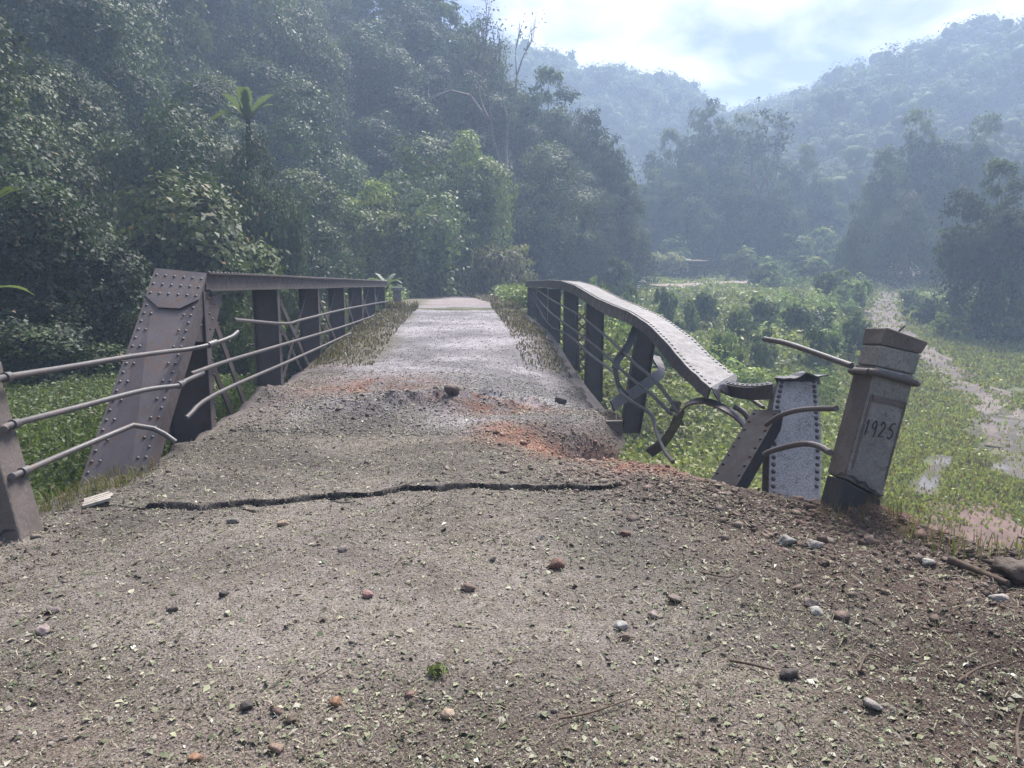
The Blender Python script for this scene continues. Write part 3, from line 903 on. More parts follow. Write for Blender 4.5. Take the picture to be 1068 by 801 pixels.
# torn channel between chord end and the standing piece
mb = MB()
A2 = [at(751, 398, 7.25), at(765, 402, 7.0), at(785, 404, 6.7), at(806, 402, 6.42)]
B2 = [at(752, 409, 7.25), at(766, 414, 7.0), at(786, 417, 6.7), at(806, 416, 6.42)]
A2, B2 = smooth_path(A2, 4), smooth_path(B2, 4)
mb.sheet(A2, B2, 0.016)
mb.sheet([p + Vector((0, 0, .012)) for p in A2], [p + Vector((0.06, .16, .012)) for p in A2], 0.014)
for k in range(0, len(A2) - 1):
    mb.rivet(A2[k] + Vector((0.02, .05, .014)), (0, 0, 1), 0.017)
tag(mb.build('torn_channel', M['steel_dark']), 'dark torn steel channel joining the broken top chord to the upright dusty plate', 'steel debris')
mb = MB()
p0, p1 = at(800, 428, 6.35), at(757, 500, 5.75)
d_ = (p1 - p0).normalized()
mb.beam(p0, p1 + d_ * .2, (1, 0, .5), 0.26, 0.014)
sd2 = (p1 - p0).cross(Vector((1, 0, .5))).normalized()
w2 = sd2.cross(p1 - p0).normalized()
if sd2.y < 0: sd2 = -sd2
for s in (-1, 1):
    mb.beam(p0 + w2 * .122 * s + sd2 * .077, p1 + d_ * .2 + w2 * .122 * s + sd2 * .077, sd2, 0.14, 0.014)
for k in range(8):
    mb.rivet(p0.lerp(p1, (k + .5) / 8) + w2 * .1 - sd2 * .007, -sd2, 0.014); mb.rivet(p0.lerp(p1, (k + .5) / 8) - w2 * .1 - sd2 * .007, -sd2, 0.014)
tag(mb.build('fallen_channel_beam', M['steel_black']), 'dark channel beam leaning slanted, its foot in the dirt left of the dusty plate', 'steel debris')
mb = MB()
mb.tube(smooth_path([at(766, 424, 6.9), at(777, 431, 6.8), at(785, 443, 6.7), at(793, 436, 6.6)], 4), 0.03, 7)
mb.tube(smooth_path([at(772, 409, 7.0), at(783, 416, 6.9), at(796, 425, 6.6)], 4), 0.02, 7)
tag(mb.build('twisted_bar', M['rust_pipe']), 'short twisted dark steel bar behind the end of the curved strap', 'steel debris')

# ---- concrete posts
def concrete_post(loc, rot, h, w, label, rust=False):
    root = empty('concrete_post', loc, label, 'post', None, rot)
    hw = w / 2
    def block(name, z0, z1, s0, s1, mat, bev=0.012, cut=None):
        mb = MB(); mb.local = True
        vs = [(-s0, -s0, z0), (s0, -s0, z0), (s0, s0, z0), (-s0, s0, z0), (-s1, -s1, z1), (s1, -s1, z1), (s1, s1, z1), (-s1, s1, z1)]
        if cut: vs = [(x + c[0], y + c[1], z + c[2]) for (x, y, z), c in zip(vs, cut)]
        mb.add(vs, [(3, 2, 1, 0), (4, 5, 6, 7), (0, 1, 5, 4), (1, 2, 6, 5), (2, 3, 7, 6), (3, 0, 4, 7)])
        return mb.build(name, mat, root, bev)
    return root, block, hw
def jag_strip(root, name, pts, w, mat, nrm):
    mb = MB(); mb.local = True
    pts = [Vector(p) for p in pts]; n = Vector(nrm)
    for i in range(len(pts) - 1):
        pass
    A_, B_ = [], []
    for i, p in enumerate(pts):
        tn = (pts[min(i + 1, len(pts) - 1)] - pts[max(i - 1, 0)]).normalized()
        s = tn.cross(n).normalized() * (w * (0.6 + 0.8 * random.random()) / 2 if 0 < i < len(pts) - 1 else w * .15)
        A_.append(p - s); B_.append(p + s)
    mb.sheet(A_, B_, 0.004)
    return mb.build(name, mat, root)
base = at(881, 543, 4.62)
PT, block, hw = concrete_post(base, (0, 0, 0), 1.3, 0.28,
    'cracked concrete post leaning right in the dirt, marked 1925, ringed by a pipe', 'post')
PT.rotation_euler = (Matrix.Rotation(math.radians(13.2), 3, 'Y') @ Matrix.Rotation(math.radians(-3), 3, 'X') @ Matrix.Rotation(math.radians(-6), 3, 'Z')).to_euler()
block('broken_base', -0.45, 0.235, hw * .995, hw * .995, M['concrete_wet'], .012,
      [(0, 0, 0)] * 4 + [(0, 0, .06), (0, 0, -.02), (0, 0, -.03), (0, 0, .04)])
block('shaft', 0.245, 1.09, hw, hw * .985, M['concrete'], .016, [(0, 0, .06), (0, 0, -.02), (0, 0, -.03), (0, 0, .04)] + [(0, 0, 0)] * 4)
mb = MB(); mb.local = True       # browner skim on the road face
mb.add([(-hw - .004, -hw + .012, .32), (-hw - .004, hw - .012, .30), (-hw - .003, hw - .012, 1.085), (-hw - .003, -hw + .012, 1.085),
        (-hw + .03, -hw + .012, .32), (-hw + .03, hw - .012, .30), (-hw + .03, hw - .012, 1.085), (-hw + .03, -hw + .012, 1.085)],
       [(0, 3, 2, 1), (0, 1, 5, 4), (1, 2, 6, 5), (2, 3, 7, 6), (3, 0, 4, 7)])
mb.build('render_coat', M['concrete_brown'], PT)
block('head', 1.092, 1.235, hw * .98, hw * .99, M['concrete'], .012)
block('cap', 1.237, 1.33, hw * 1.0, hw * 1.03, M['concrete_brown'], .012, [(0, 0, 0)] * 4 + [(.01, 0, .03), (.022, 0, -.005), (.0, 0, .01), (0, 0, .03)])
# raised border of the panel that carries the year
fy = -hw - .001
mb = MB(); mb.local = True
for (x0, x1, z0, z1) in ((-hw + .02, -hw + .034, .38, .90), (hw - .022, hw - .012, .36, .90), (-hw + .04, hw - .03, .86, .90)):
    mb.box(((x0 + x1) / 2, fy - .003, (z0 + z1) / 2), ((x1 - x0) / 2, 0, 0), (0, .0035, 0), (0, 0, (z1 - z0) / 2))
mb.build('panel_border', M['concrete_brown'], PT)
# the year 1925, scratched by hand
STROKES = {'1': [[(0.1, .0), (0.16, 1.0), (0.02, .72)]],
           '9': [[(.62, .78), (.45, 1.0), (.2, .92), (.12, .68), (.3, .5), (.55, .6), (.62, .8), (.6, .35), (.5, .0)]],
           '2': [[(.08, .8), (.25, 1.0), (.52, .92), (.55, .66), (.3, .3), (.08, .04), (.65, .08)]],
           '5': [[(.66, 1.0), (.2, .96), (.14, .6), (.4, .62), (.62, .42), (.55, .1), (.3, -.02), (.06, .1)]]}
mb = MB(); mb.local = True
cx = -hw + .045
for ch, adv in (('1', .034), ('9', .058), ('2', .06), ('5', .055)):
    for st in STROKES[ch]:
        pts = [Vector((cx + x * .055, fy - .0005, .63 + z * .105 + (cx) * .08)) for x, z in st]
        mb.tube(smooth_path([p + Vector((random.uniform(-.002, .002), 0, random.uniform(-.003, .003))) for p in pts], 3), 0.0044, 6)
    cx += adv
mb.build('inscription', M['ink'], PT)
jag_strip(PT, 'crack', [(-hw + .0, fy - .002, .33), (-.09, fy - .002, .325), (-.05, fy - .002, .30), (-.01, fy - .002, .305), (.03, fy - .002, .275), (.07, fy - .002, .26), (.11, fy - .002, .245), (hw, fy - .002, .25)], .02, M['ink'], (0, -1, 0))
jag_strip(PT, 'crack', [(-.05, fy - .002, .24), (0, fy - .002, .225), (.06, fy - .002, .235), (hw - .01, fy - .002, .225)], .012, M['ink'], (0, -1, 0))
jag_strip(PT, 'crack', [(-hw - .0045, -.02, .30), (-hw - .0045, -.08, .335), (-hw - .0045, -hw, .33)], .014, M['ink'], (-1, 0, 0))
mb = MB(); mb.local = True
e = hw + .026
ringp = [(-e, -e + .03, 1.045), (-e + .03, -e, 1.05), (e - .03, -e, 1.04), (e, -e + .03, 1.04), (e, e - .03, 1.03), (e - .03, e, 1.03), (-e + .03, e, 1.035), (-e, e - .03, 1.04), (-e, -e + .03, 1.045)]
mb.tube(ringp, .024, 9)
mb.build('pipe_ring', M['rust_pipe'], PT)
mb = MB(); mb.local = True
mb.tube([(.02, 0, 1.3), (.025, 0, 1.37), (.05, .0, 1.41)], .008, 6)
mb.build('reinforcing_bar', M['rust_pipe'], PT)
def pipe_thing(pts, r, mat, label):
    p = [at(*q) for q in pts]
    mb = MB()
    path = smooth_path(p, 5)
    mb.tube(path, r, 9)
    # threaded coupling close to the post
    a, b = path[-3], path[-1]
    return tag(mb.build('bent_pipe', mat), label, 'pipe')
pipe_thing([(797, 353.5, 5.7), (820, 358, 5.45), (850, 368, 5.1), (888, 381.5, 4.66)], .022, M['pipe'], 'straight grey pipe sticking out left from the ring near the top of the 1925 post')
pipe_thing([(799, 443, 5.75), (815, 433, 5.55), (838, 427, 5.2), (872, 426, 4.66)], .021, M['rust_pipe'], 'dark pipe curving down left from the middle of the 1925 post across the dusty plate')
pipe_thing([(797, 474, 5.7), (806, 470, 5.6), (835, 463, 5.2), (853, 465, 4.95), (866, 472, 4.64)], .023, M['rust_pipe'], 'dark pipe curving left from just above the crack of the 1925 post')

LP, block, hw = concrete_post(Vector((at(9, 545, 4.5).x, 4.5, -.02)), (0, 0, 0), 1.0, .27, 'brown square concrete post leaning left at the left edge, holding three pipe rails', 'post')
LP.rotation_euler = (Matrix.Rotation(math.radians(-9), 3, 'Y') @ Matrix.Rotation(math.radians(4), 3, 'Z')).to_euler()
block('shaft', -.5, 1.0, .14, .132, M['concrete_brown'], .014)
block('cap', 1.002, 1.12, .145, .15, M['concrete_brown'], .014)
jag_strip(LP, 'crack', [(-.13, -.142, .06), (-.06, -.142, .09), (0, -.142, .07), (.07, -.142, .11), (.13, -.142, .1)], .016, M['ink'], (0, -1, 0))
RL = empty('pipe_railing', at(100, 440, 5.5), 'three grey pipe rails running from the brown left post across the riveted end post', 'railing')
for pts, lab in (([(-4, 396.5, 4.4), (5, 393.5, 4.55), (70, 383, 5.3), (135, 372, 6.1), (180, 366, 6.75), (195, 364.5, 6.95), (217, 360, 7.15), (240, 352, 7.5), (248, 346, 7.7)], None),
                 ([(4, 448, 4.4), (13, 442.5, 4.55), (80, 425, 5.3), (150, 407, 6.1), (186, 402, 6.5), (194, 397, 6.7), (212, 389, 7.1)], None),
                 ([(12, 497, 4.42), (23, 492.5, 4.55), (80, 468, 5.15), (139, 443.5, 5.7), (160, 447, 5.75), (172, 453, 5.75), (183, 461, 5.75)], 'lowest rail with a kinked loose end')):
    mb = MB()
    P3 = [at(*q) for q in pts]
    mb.tube(smooth_path(P3, 5) if lab is None else smooth_path(P3[:4], 5) + P3[4:], .0215, 9)
    q = P3[1]
    mb.tube([P3[1] - (P3[1] - P3[0]).normalized() * .01, P3[1] + (P3[2] - P3[1]).normalized() * .05], .032, 9)
    if lab is None:
        mb.tube([P3[-3], P3[-3].lerp(P3[-2], .35)], .033, 9)
    o = mb.build('rail', M['pipe'], RL)
    if lab: o['label'] = lab
# small concrete posts at the far end
for (px, py, y, sgn, lab) in ((414, 300, 27.6, -1, 'small pale concrete post at the far end of the left truss'),):
    p = at(px, py, y)
    r_, block, hw = concrete_post(Vector((p.x, p.y, .62)), (0, 0, .1), 1, .3, lab)
    block('shaft', -.4, p.z - .62 - .12, .16, .15, M['concrete'], .02)
    block('cap', p.z - .618 - .12, p.z - .62 + .02, .24, .23, M['concrete'], .02)

# ---------------------------------------------------------------- vegetation
def unit(a):
    return a / np.maximum(np.linalg.norm(a, axis=-1, keepdims=True), 1e-9)
def leaf_quads(C, Nn, L, asp, rng, droop=0.5, fold=0.12):
    """one folded leaf per centre; returns V (4n,3) and quads"""
    n = len(C)
    t = rng.normal(size=(n, 3)); t[:, 2] -= droop * 1.5
    t = unit(t - Nn * (t * Nn).sum(1, keepdims=True))
    b = np.cross(Nn, t)
    L = np.broadcast_to(np.asarray(L, float), (n,))[:, None]
    W = L * np.broadcast_to(np.asarray(asp, float), (n,))[:, None]
    base = C - t * L * .5
    p1 = C + b * W * .5 + Nn * W * fold - t * L * .08
    tip = C + t * L * .5 - Nn * L * .1
    p2 = C - b * W * .5 + Nn * W * fold - t * L * .08
    V = np.stack([base, p1, tip, p2], 1).reshape(-1, 3)
    return V, np.arange(n * 4).reshape(n, 4)
GREENS = np.array([[0.045, 0.068, 0.024], [0.065, 0.092, 0.034], [0.092, 0.122, 0.046], [0.060, 0.078, 0.042], [0.12, 0.14, 0.07]]) * 1.1
def leaf_colors(n, rng, clump, pal=GREENS, dry=0.02, lv=1.0):
    """clump: integer id per leaf; each clump has its own tone"""
    k = clump.max() + 1
    tone = rng.random(k) * 0.55
    t = np.clip(tone[clump] + rng.random(n) * 0.5 * lv + .25 * (1 - lv), 0, 0.999) * (len(pal) - 1)
    i = t.astype(int)
    c = mixn(pal[i], pal[np.minimum(i + 1, len(pal) - 1)], t - i)
    d = rng.random(n) < dry
    c[d] = [0.16, 0.11, 0.055]
    return c * (1 + lv * (0.4 * rng.random((n, 1)) - .2))
def crown_leaves(seed, R, Hh, nl, n, L, asp=0.5, hang=0.3, flat=0.0, shell=0.35, pal=GREENS, base=0.15, low=0.0, lv=.8, nj=.36, lsz=.24):
    """leaf cloud of a crown standing on z=0: lobes, twig clumps, hanging trails"""
    rng = np.random.default_rng(seed)
    ang = rng.random(nl) * 6.283
    rad = R * 0.72 * np.sqrt(rng.random(nl))
    hz = base * Hh + (1 - base) * Hh * (0.22 + 0.6 * rng.random(nl)) * (1 - 0.55 * (rad / R) ** 2)
    lc = np.stack([rad * np.cos(ang), rad * np.sin(ang), hz], 1)
    lr = R * (lsz + 0.18 * rng.random(nl))
    lc[0] = [0, 0, Hh - lr[0] * .8]
    # twig clumps on the lobes' outer shells
    nc = max(nl * 14, n // 42)
    w = lr ** 2; w /= w.sum()
    li = rng.choice(nl, nc, p=w)
    d = unit(rng.normal(size=(nc, 3)) + np.array([0, 0, 0.35]))
    sh = 1 - shell * rng.random(nc) ** 1.6
    cc = lc[li] + d * (lr[li] * sh)[:, None] * np.array([1, 1, 0.85 - 0.4 * flat])
    out_ = unit(d + 0.35 * unit(cc - np.array([0, 0, Hh * .4])))
    ci = rng.integers(0, nc, n)
    cs = (0.045 + 0.05 * rng.random(nc)) * R
    P = cc[ci] + rng.normal(size=(n, 3)) * cs[ci][:, None] * np.array([.75, .75, .5])
    nn = unit(out_[ci] + rng.normal(size=(n, 3)) * nj + np.array([0, 0, 0.25]))
    # trails that hang from the outside
    nh = int(n * hang)
    if nh:
        ns = max(6, nh // 45)
        src = rng.integers(0, nc, ns)
        ln = Hh * (0.2 + 0.5 * rng.random(ns))
        k = rng.integers(0, ns, nh)
        u = rng.random(nh)
        q = cc[src[k]] + np.stack([rng.normal(size=nh) * .05 * R, rng.normal(size=nh) * .05 * R, -u * ln[k]], 1)
        q[:, :2] += out_[src[k]][:, :2] * (0.10 * R)
        P[:nh] = q; nn[:nh] = unit(out_[src[k]] * np.array([1, 1, .2]) + rng.normal(size=(nh, 3)) * .5 + np.array([0, 0, .25])); ci[:nh] = src[k]
    P[:, 2] = np.maximum(P[:, 2], low + 0.02 * rng.random(n))
    V, q = leaf_quads(P, nn, L * (0.6 + 0.8 * rng.random(n)), asp * (0.8 + .5 * rng.random(n)), rng, 0.6)
    c = leaf_colors(n, rng, ci, pal, .02 * lv, lv) * (0.5 + 1.0 * rng.random(nl))[li[ci]][:, None]
    return V, q, np.repeat(c, 4, 0), lc, lr
def crown_mesh(name, *a, **k):
    V, q, c, lc, lr = crown_leaves(*a, **k)
    return np_mesh(name, V, q, None, c), lc, lr
def trunk_mesh(name, lc, Hh, r, seed, mat, depth=1.0):
    rng = random.Random(seed)
    mb = MB()
    top = Vector((0, 0, Hh * .72))
    pts = [Vector((0, 0, -depth)), Vector((0, 0, 0)), Vector((rng.uniform(-.04, .04) * Hh, rng.uniform(-.04, .04) * Hh, Hh * .38)), top]
    path = smooth_path(pts, 4)
    mb.tube(path, [r * (1.15 - 0.85 * i / (len(path) - 1)) for i in range(len(path))], 7)
    for k in range(min(6, len(lc))):
        e = Vector(lc[k])
        s = path[int(len(path) * (.45 + .08 * k))] if int(len(path) * (.45 + .08 * k)) < len(path) else path[-1]
        mid = s.lerp(e, .5) + Vector((0, 0, -.04 * Hh))
        lp = smooth_path([s, mid, e], 3)
        mb.tube(lp, [r * .5 * (1 - .8 * i / (len(lp) - 1)) for i in range(len(lp))], 5)
    me = bpy.data.meshes.new(name)
    me.from_pydata([tuple(p) for p in mb.v], [], mb.f); me.polygons.foreach_set('use_smooth', mb.s)
    me.materials.append(mat)
    return me
def kind(name, R, Hh, nl, n, L, r, seeds, leafmat='leaf', **k):
    out_ = []
    for s in seeds:
        cm, lc, lr = crown_mesh(name + '_crown', s, R, Hh, nl, n, L, **k)
        cm.materials.append(M[leafmat])
        out_.append((cm, trunk_mesh(name + '_trunk', lc, Hh, r, s, M['bark']), R, Hh))
    return out_
OLIVE = np.array([[0.07, 0.075, 0.03], [0.12, 0.12, 0.05], [0.17, 0.155, 0.07], [0.10, 0.11, 0.045]])
LIME = np.array([[0.065, 0.095, 0.03], [0.10, 0.14, 0.04], [0.145, 0.175, 0.06], [0.09, 0.125, 0.045], [0.17, 0.19, 0.085]])
DARK = np.array([[0.03, 0.048, 0.02], [0.048, 0.07, 0.03], [0.07, 0.094, 0.04], [0.048, 0.064, 0.034]]) * 1.15
K = {}
K['near'] = kind('bush', 2.3, 4.2, 13, 32000, 0.095, .10, (1, 2, 3), hang=.3, asp=.55, base=.05, pal=GREENS * np.array([.50, .57, .55]))
K['draped'] = kind('tree', 3.6, 8.0, 12, 32000, 0.16, .22, (11, 12, 13, 14), hang=.36, base=.06, lsz=.29, asp=.55, pal=GREENS * np.array([.58, .64, .64]))
K['vine'] = kind('tree', 3.6, 8.0, 15, 24000, 0.21, .22, (15, 16), hang=.40, base=.04, asp=.55, lsz=.3, pal=LIME[:4] * 1.0)
K['round'] = kind('tree', 3.6, 6.4, 10, 24000, 0.20, .22, (21, 22, 23), hang=.2, base=.1, lsz=.3, pal=LIME[:4] * np.array([.5, .54, .54]))
K['dark'] = kind('tree', 3.8, 8.5, 12, 24000, 0.17, .25, (31, 32, 33), hang=.25, base=.12, lsz=.29, pal=DARK * .78)
K['tall'] = kind('tree', 4.2, 14.0, 20, 16000, 0.34, .30, (41, 42, 43, 44), leafmat='leaf_far', hang=.2, base=.25, lv=.35, nj=.24)
K['big'] = kind('tree', 6.0, 14.0, 24, 18000, 0.44, .45, (51, 52, 53, 54), leafmat='leaf_far', hang=.22, base=.15, pal=DARK * 1.15, lv=.35, nj=.24)
K['shrub'] = kind('shrub', 1.5, 1.8, 8, 4200, 0.16, .05, (61, 62, 63, 64), hang=.1, base=.0, pal=LIME * 1.3)
K['farshrub'] = kind('shrub', 2.0, 2.2, 8, 3000, 0.30, .05, (71, 72, 73), leafmat='leaf_far', hang=.1, base=.0, pal=GREENS * 1.4)
K['darkshrub'] = kind('shrub', 1.6, 1.9, 8, 3600, 0.2, .05, (75, 76), hang=.15, base=.0, pal=GREENS * 1.25)
def plant(nm, kd, i, loc, sc, label, cat, group=None, rz=None, parts=True):
    cm, tm, R, Hh = K[kd][i % len(K[kd])]
    root = empty(nm, loc, label, cat, group, (0, 0, random.uniform(0, 6.28) if rz is None else rz))
    root.scale = sc if hasattr(sc, '__len__') else (sc, sc, sc)
    c = link('crown' if cat == 'tree' else 'foliage', cm, None, root)
    t = link('trunk' if cat == 'tree' else 'stem', tm, None, root)
    return root

def h_at(x, y):
    return float(H(np.array([x]), np.array([y]))[0])
# ---- ground cover on the hill sides and valley (nobody could count it)
def fan(n, r0, r1, a0, a1, rng):
    r = r0 * (r1 / r0) ** rng.random(n)
    a = np.radians(a0 + (a1 - a0) * rng.random(n))
    return r * np.sin(a), r * np.cos(a), r
TRACK_PX = [(1066, 470), (1052, 440), (1025, 412), (990, 388), (962, 368), (938, 350), (922, 334), (918, 322), (930, 307), (942, 296), (950, 289.5), (965, 287), (1000, 286.5)]
PATH_PX = [(680, 300.5), (700, 299.5), (730, 298), (760, 296), (800, 293), (830, 291)]
def flat_H(x, y):
    return np.interp(y, VAL_Y, VAL_Z)
TRACK = [ground_at(*p, f=flat_H) for p in TRACK_PX]
TRACK = [p for p in TRACK if p is not None]
PATH = [ground_at(*p, f=flat_H) for p in PATH_PX]
PATH = [p for p in PATH if p is not None]
TR2 = [(p.x, p.y) for p in TRACK]; PT2 = [(p.x, p.y) for p in PATH]
MUD_PX = [(1075, 520), (1040, 545), (1005, 575), (1030, 600), (1080, 640)]
MUD2 = [tuple(ground_at(*p, f=flat_H)[:2]) for p in ((1075, 560), (1040, 560), (1010, 585))]
PUD2 = [tuple(ground_at(*p, f=flat_H)[:2]) for p in ((1075, 430), (1040, 445), (1050, 470), (1075, 500))]
PUD3 = [tuple(ground_at(*p, f=flat_H)[:2]) for p in ((962, 520), (972, 500), (985, 480))]
def bare_mask(x, y):
    """0 where vegetation grows, 1 on tracks, mud and water"""
    w = 0.7 + 0.8 * fbm(x / 1.2, y / 1.2, 131, 3)
    m = (line_d(x, y, TR2) < w * (.8 + .8 * sstep(y, 36, 52))) | (line_d(x, y, PT2) < 1.2) | (line_d(x, y, MUD2) < 1.0 * w) | (line_d(x, y, PUD2) < .9 * w) | (line_d(x, y, PUD3) < .4 * w)
    return m
def cover(name, x, y, size, hmax, pal, rng, label, mat, per=7, up=0.5, asp=.5):
    z = H(x, y)
    n = len(x) * per
    ci = np.repeat(np.arange(len(x)), per)
    hh = hmax[ci] * rng.random(n) ** 0.8
    s = size[ci]
    P = np.stack([x[ci] + rng.normal(size=n) * s * 1.1, y[ci] + rng.normal(size=n) * s * 1.1, z[ci] + hh], 1)
    nn = unit(rng.normal(size=(n, 3)) * .6 + np.array([0, -0.15, up]))
    V, q = leaf_quads(P, nn, s * (.6 + .8 * rng.random(n)), asp, rng, 0.3)
    blk = (np.floor(x / 2.2).astype(int) * 7919 + np.floor(y / 2.2).astype(int) * 104729) % 997
    tone = 0.5 + 0.9 * fbm(x / 4, y / 4, 141, 3)
    c = leaf_colors(n, rng, blk[ci], pal, 0.03) * (0.75 + 0.5 * np.clip(tone, 0, 1))[ci][:, None]
    o = link(name, np_mesh(name, V, q, None, np.repeat(c, 4, 0)), M[mat])
    return tag(o, label, None, None, 'stuff')
rng = np.random.default_rng(77)
x, y, r = fan(30000, 6, 135, -48, 22, rng)
s_ = -poly_sd(x, y, HILL_P)
k = (s_ > -2.5) & (poly_sd(x, y, FAR_P) > 0.6) & (poly_sd(x, y, NEAR_P) > 0.5) & ((x < -3.9) | (y > 27)) & ((y > 14) | (x < -7.5) | (rng.random(len(x)) < .0))
x, y, r = x[k], y[k], r[k]
cover('undergrowth', x, y, 0.045 + 0.0085 * r, 0.25 + 0.018 * r, GREENS * 0.6, rng, 'leafy undergrowth covering the left hillside', 'leaf', 8)  # greens darkened so the gaps between crowns read as shaded hollows
x, y, r = fan(34000, 8, 125, 3, 46, rng)
k = (-poly_sd(x, y, HILL_P) < 0) & (poly_sd(x, y, FAR_P) > 0.3) & (poly_sd(x, y, NEAR_P) > 1.2) & ~bare_mask(x, y) & ((x > 3.0) | (y > 27))
lawn = sstep(x / np.maximum(y, 1), 0.50, 0.60) * (1 - sstep(y, 48, 60))
k &= rng.random(len(x)) > lawn * 0.88
x, y, r, lw = x[k], y[k], r[k], lawn[k]
cover('weeds', x, y, (0.07 + 0.0052 * r) * (1 - .4 * lw), np.minimum(0.30 + 0.016 * r, 1.0) * (1 - .7 * sstep(y, 52, 60)) * (0.45 + 1.1 * np.clip(fbm(x / 3, y / 3, 151, 3) + .45, 0, 1)) * (1 - .8 * lw), LIME * np.array([2.0, 1.7, 1.6]), rng,
      'lush leafy weeds filling the valley beside the bridge', 'leaf', 8)
def blades(name, x, y, z, h, w, pal, rng, label, mat='grass', lean=.5, dry=.15):
    n = len(x)
    a = rng.random(n) * 6.283
    dx, dy = np.cos(a), np.sin(a)
    ln = lean * rng.random(n) * h
    px, py = -dy * w / 2, dx * w / 2
    b0 = np.stack([x - px, y - py, z - .01], 1); b1 = np.stack([x + px, y + py, z - .01], 1)
    m0 = np.stack([x + dx * ln * .35 - px * .8, y + dy * ln * .35 - py * .8, z + h * .6], 1); m1 = np.stack([x + dx * ln * .35 + px * .8, y + dy * ln * .35 + py * .8, z + h * .6], 1)
    tp = np.stack([x + dx * ln, y + dy * ln, z + h * (1 - .25 * ln / h)], 1)
    V = np.stack([b0, b1, m1, m0, tp], 1).reshape(-1, 3)
    i = np.arange(n) * 5
    q = np.stack([i, i + 1, i + 2, i + 3], 1); t = np.stack([i + 3, i + 2, i + 4], 1)
    c = leaf_colors(n, rng, np.zeros(n, int), pal, dry)
    o = link(name, np_mesh(name, V, q, t, np.repeat(c, 5, 0)), M[mat])
    return tag(o, label, None, None, 'stuff')
GR = np.array([[0.10, 0.115, 0.04], [0.14, 0.15, 0.055], [0.19, 0.185, 0.08], [0.12, 0.14, 0.05]])
x, y, r = fan(120000, 9, 75, 18, 42, rng)
k = (~bare_mask(x, y) | (rng.random(len(x)) < .12)) & (poly_sd(x, y, NEAR_P) > 1.6) & (poly_sd(x, y, FAR_P) > 0.5) & (fbm(x / 2.5, y / 2.5, 161, 3) > -.55)
x, y, r = x[k], y[k], r[k]
blades('grass', x, y, H(x, y), (0.05 + 0.0025 * r) * (.4 + rng.random(len(x))), 0.012 + 0.0022 * r, GR * np.array([1.35, 1.35, 1.4]), rng, 'short yellow green grass on the valley floor by the muddy track')
# dry weeds along both sides of the deck and the road beyond
x, y = [], []
for (n, f) in ((5200, lambda t: (-2.62 + 1.05 * rng.random(len(t)) ** 2.2, 12.5 + 15 * t)), (6400, lambda t: (2.25 - 1.05 * rng.random(len(t)) ** 2.2, 13.0 + 14.5 * t)),
               (2600, lambda t: (-2.6 - (t * 22) * .1 - 1.6 * rng.random(len(t)), 27 + 22 * t)), (4200, lambda t: (1.55 - 0.07 * t * 22 + 1.8 * rng.random(len(t)), 27 + 22 * t))):
    a, b = f(rng.random(n) ** .8); x.append(a); y.append(b)
x, y = np.concatenate(x), np.concatenate(y)
hz = 0.04 + 0.15 * rng.random(len(x)) * np.clip(.5 + fbm(x / .7, y / .7, 171, 2), .1, 1) + np.where(y > 26, .3 * rng.random(len(x)), 0)
blades('roadside_weeds', x, y, G(x, y, False), hz, 0.016 + 0.0007 * y, np.array([[0.062, 0.052, 0.04], [0.085, 0.072, 0.054], [0.115, 0.098, 0.074], [0.075, 0.08, 0.042]]), rng, 'dry brownish weeds along the edges of the road', 'grass', 1.3)
x, y = [], []
for (n, f) in ((1500, lambda t: (-2.9 - 1.6 * rng.random(len(t)), 24 + 24 * t)), (1300, lambda t: (2.0 + 1.4 * rng.random(len(t)), 27 + 20 * t)), (900, lambda t: (-7 + 9 * rng.random(len(t)), 49 + 4 * t))):
    a, b = f(rng.random(n)); x.append(a); y.append(b)
x, y = np.concatenate(x), np.concatenate(y)
cover('roadside_plants', x, y, np.full(len(x), .17), np.full(len(x), .55) * (.5 + rng.random(len(x))), LIME * 1.6, rng, 'bright green leafy plants beside the far end of the road', 'leaf', 9)
# green bank seen under the left rails
x = -3.3 - 5 * rng.random(34000); y = 3.2 + 11 * rng.random(34000)
k = poly_sd(x, y, NEAR_P) > 0.25
x, y = x[k], y[k]
blades('bank_grass', x, y, H(x, y), 0.10 + 0.22 * rng.random(len(x)), np.full(len(x), .014), LIME * 1.7, rng, 'fresh green grass on the bank below the left truss')
k = rng.random(len(x)) < .3
cover('bank_weeds', x[k], y[k], np.full(k.sum(), .06), np.full(k.sum(), .35), LIME * 1.5, rng, 'small leafy weeds on the bank below the left truss', 'leaf', 6)

# ---- tracks, mud and water
def strip(name, pts, w, mat, label, colr, lift=.05, step=.5):
    P = smooth_path([Vector((p[0], p[1], 0)) for p in pts], 8)
    # even spacing
    V, q, cl = [], [], []
    nw = 7
    for i, p in enumerate(P):
        tn = (P[min(i + 1, len(P) - 1)] - P[max(i - 1, 0)]).normalized()
        s = Vector((tn.y, -tn.x, 0))
        ww = w * (1 + .6 * sstep(p.y, 36, 52)) * (0.8 + .5 * vnoise(np.array(i * .6), np.array(3.1), 7))
        for k in range(nw):
            u = (k / (nw - 1) - .5) * 2
            ww2 = ww * (1 + (.25 * math.sin(i * 1.9 + k) if abs(u) == 1 else 0))
            c = p + s * u * ww2
            V.append((c.x, c.y, -.06 if abs(u) == 1 else (0.0 if abs(u) > .5 else -.03)))
    V = np.array(V)
    V[:, 2] += H(V[:, 0], V[:, 1]) + lift
    for i in range(len(P) - 1):
        for k in range(nw - 1):
            a = i * nw + k
            q.append((a, a + 1, a + nw + 1, a + nw))
    f = np.clip(.5 + fbm(V[:, 0] / .8, V[:, 1] / .8, 181, 3), 0, 1)
    o = link(name, np_mesh(name, V, q, None, mixn(colr[0], colr[1], f), True), M[mat])
    return tag(o, label, None, None, 'structure')
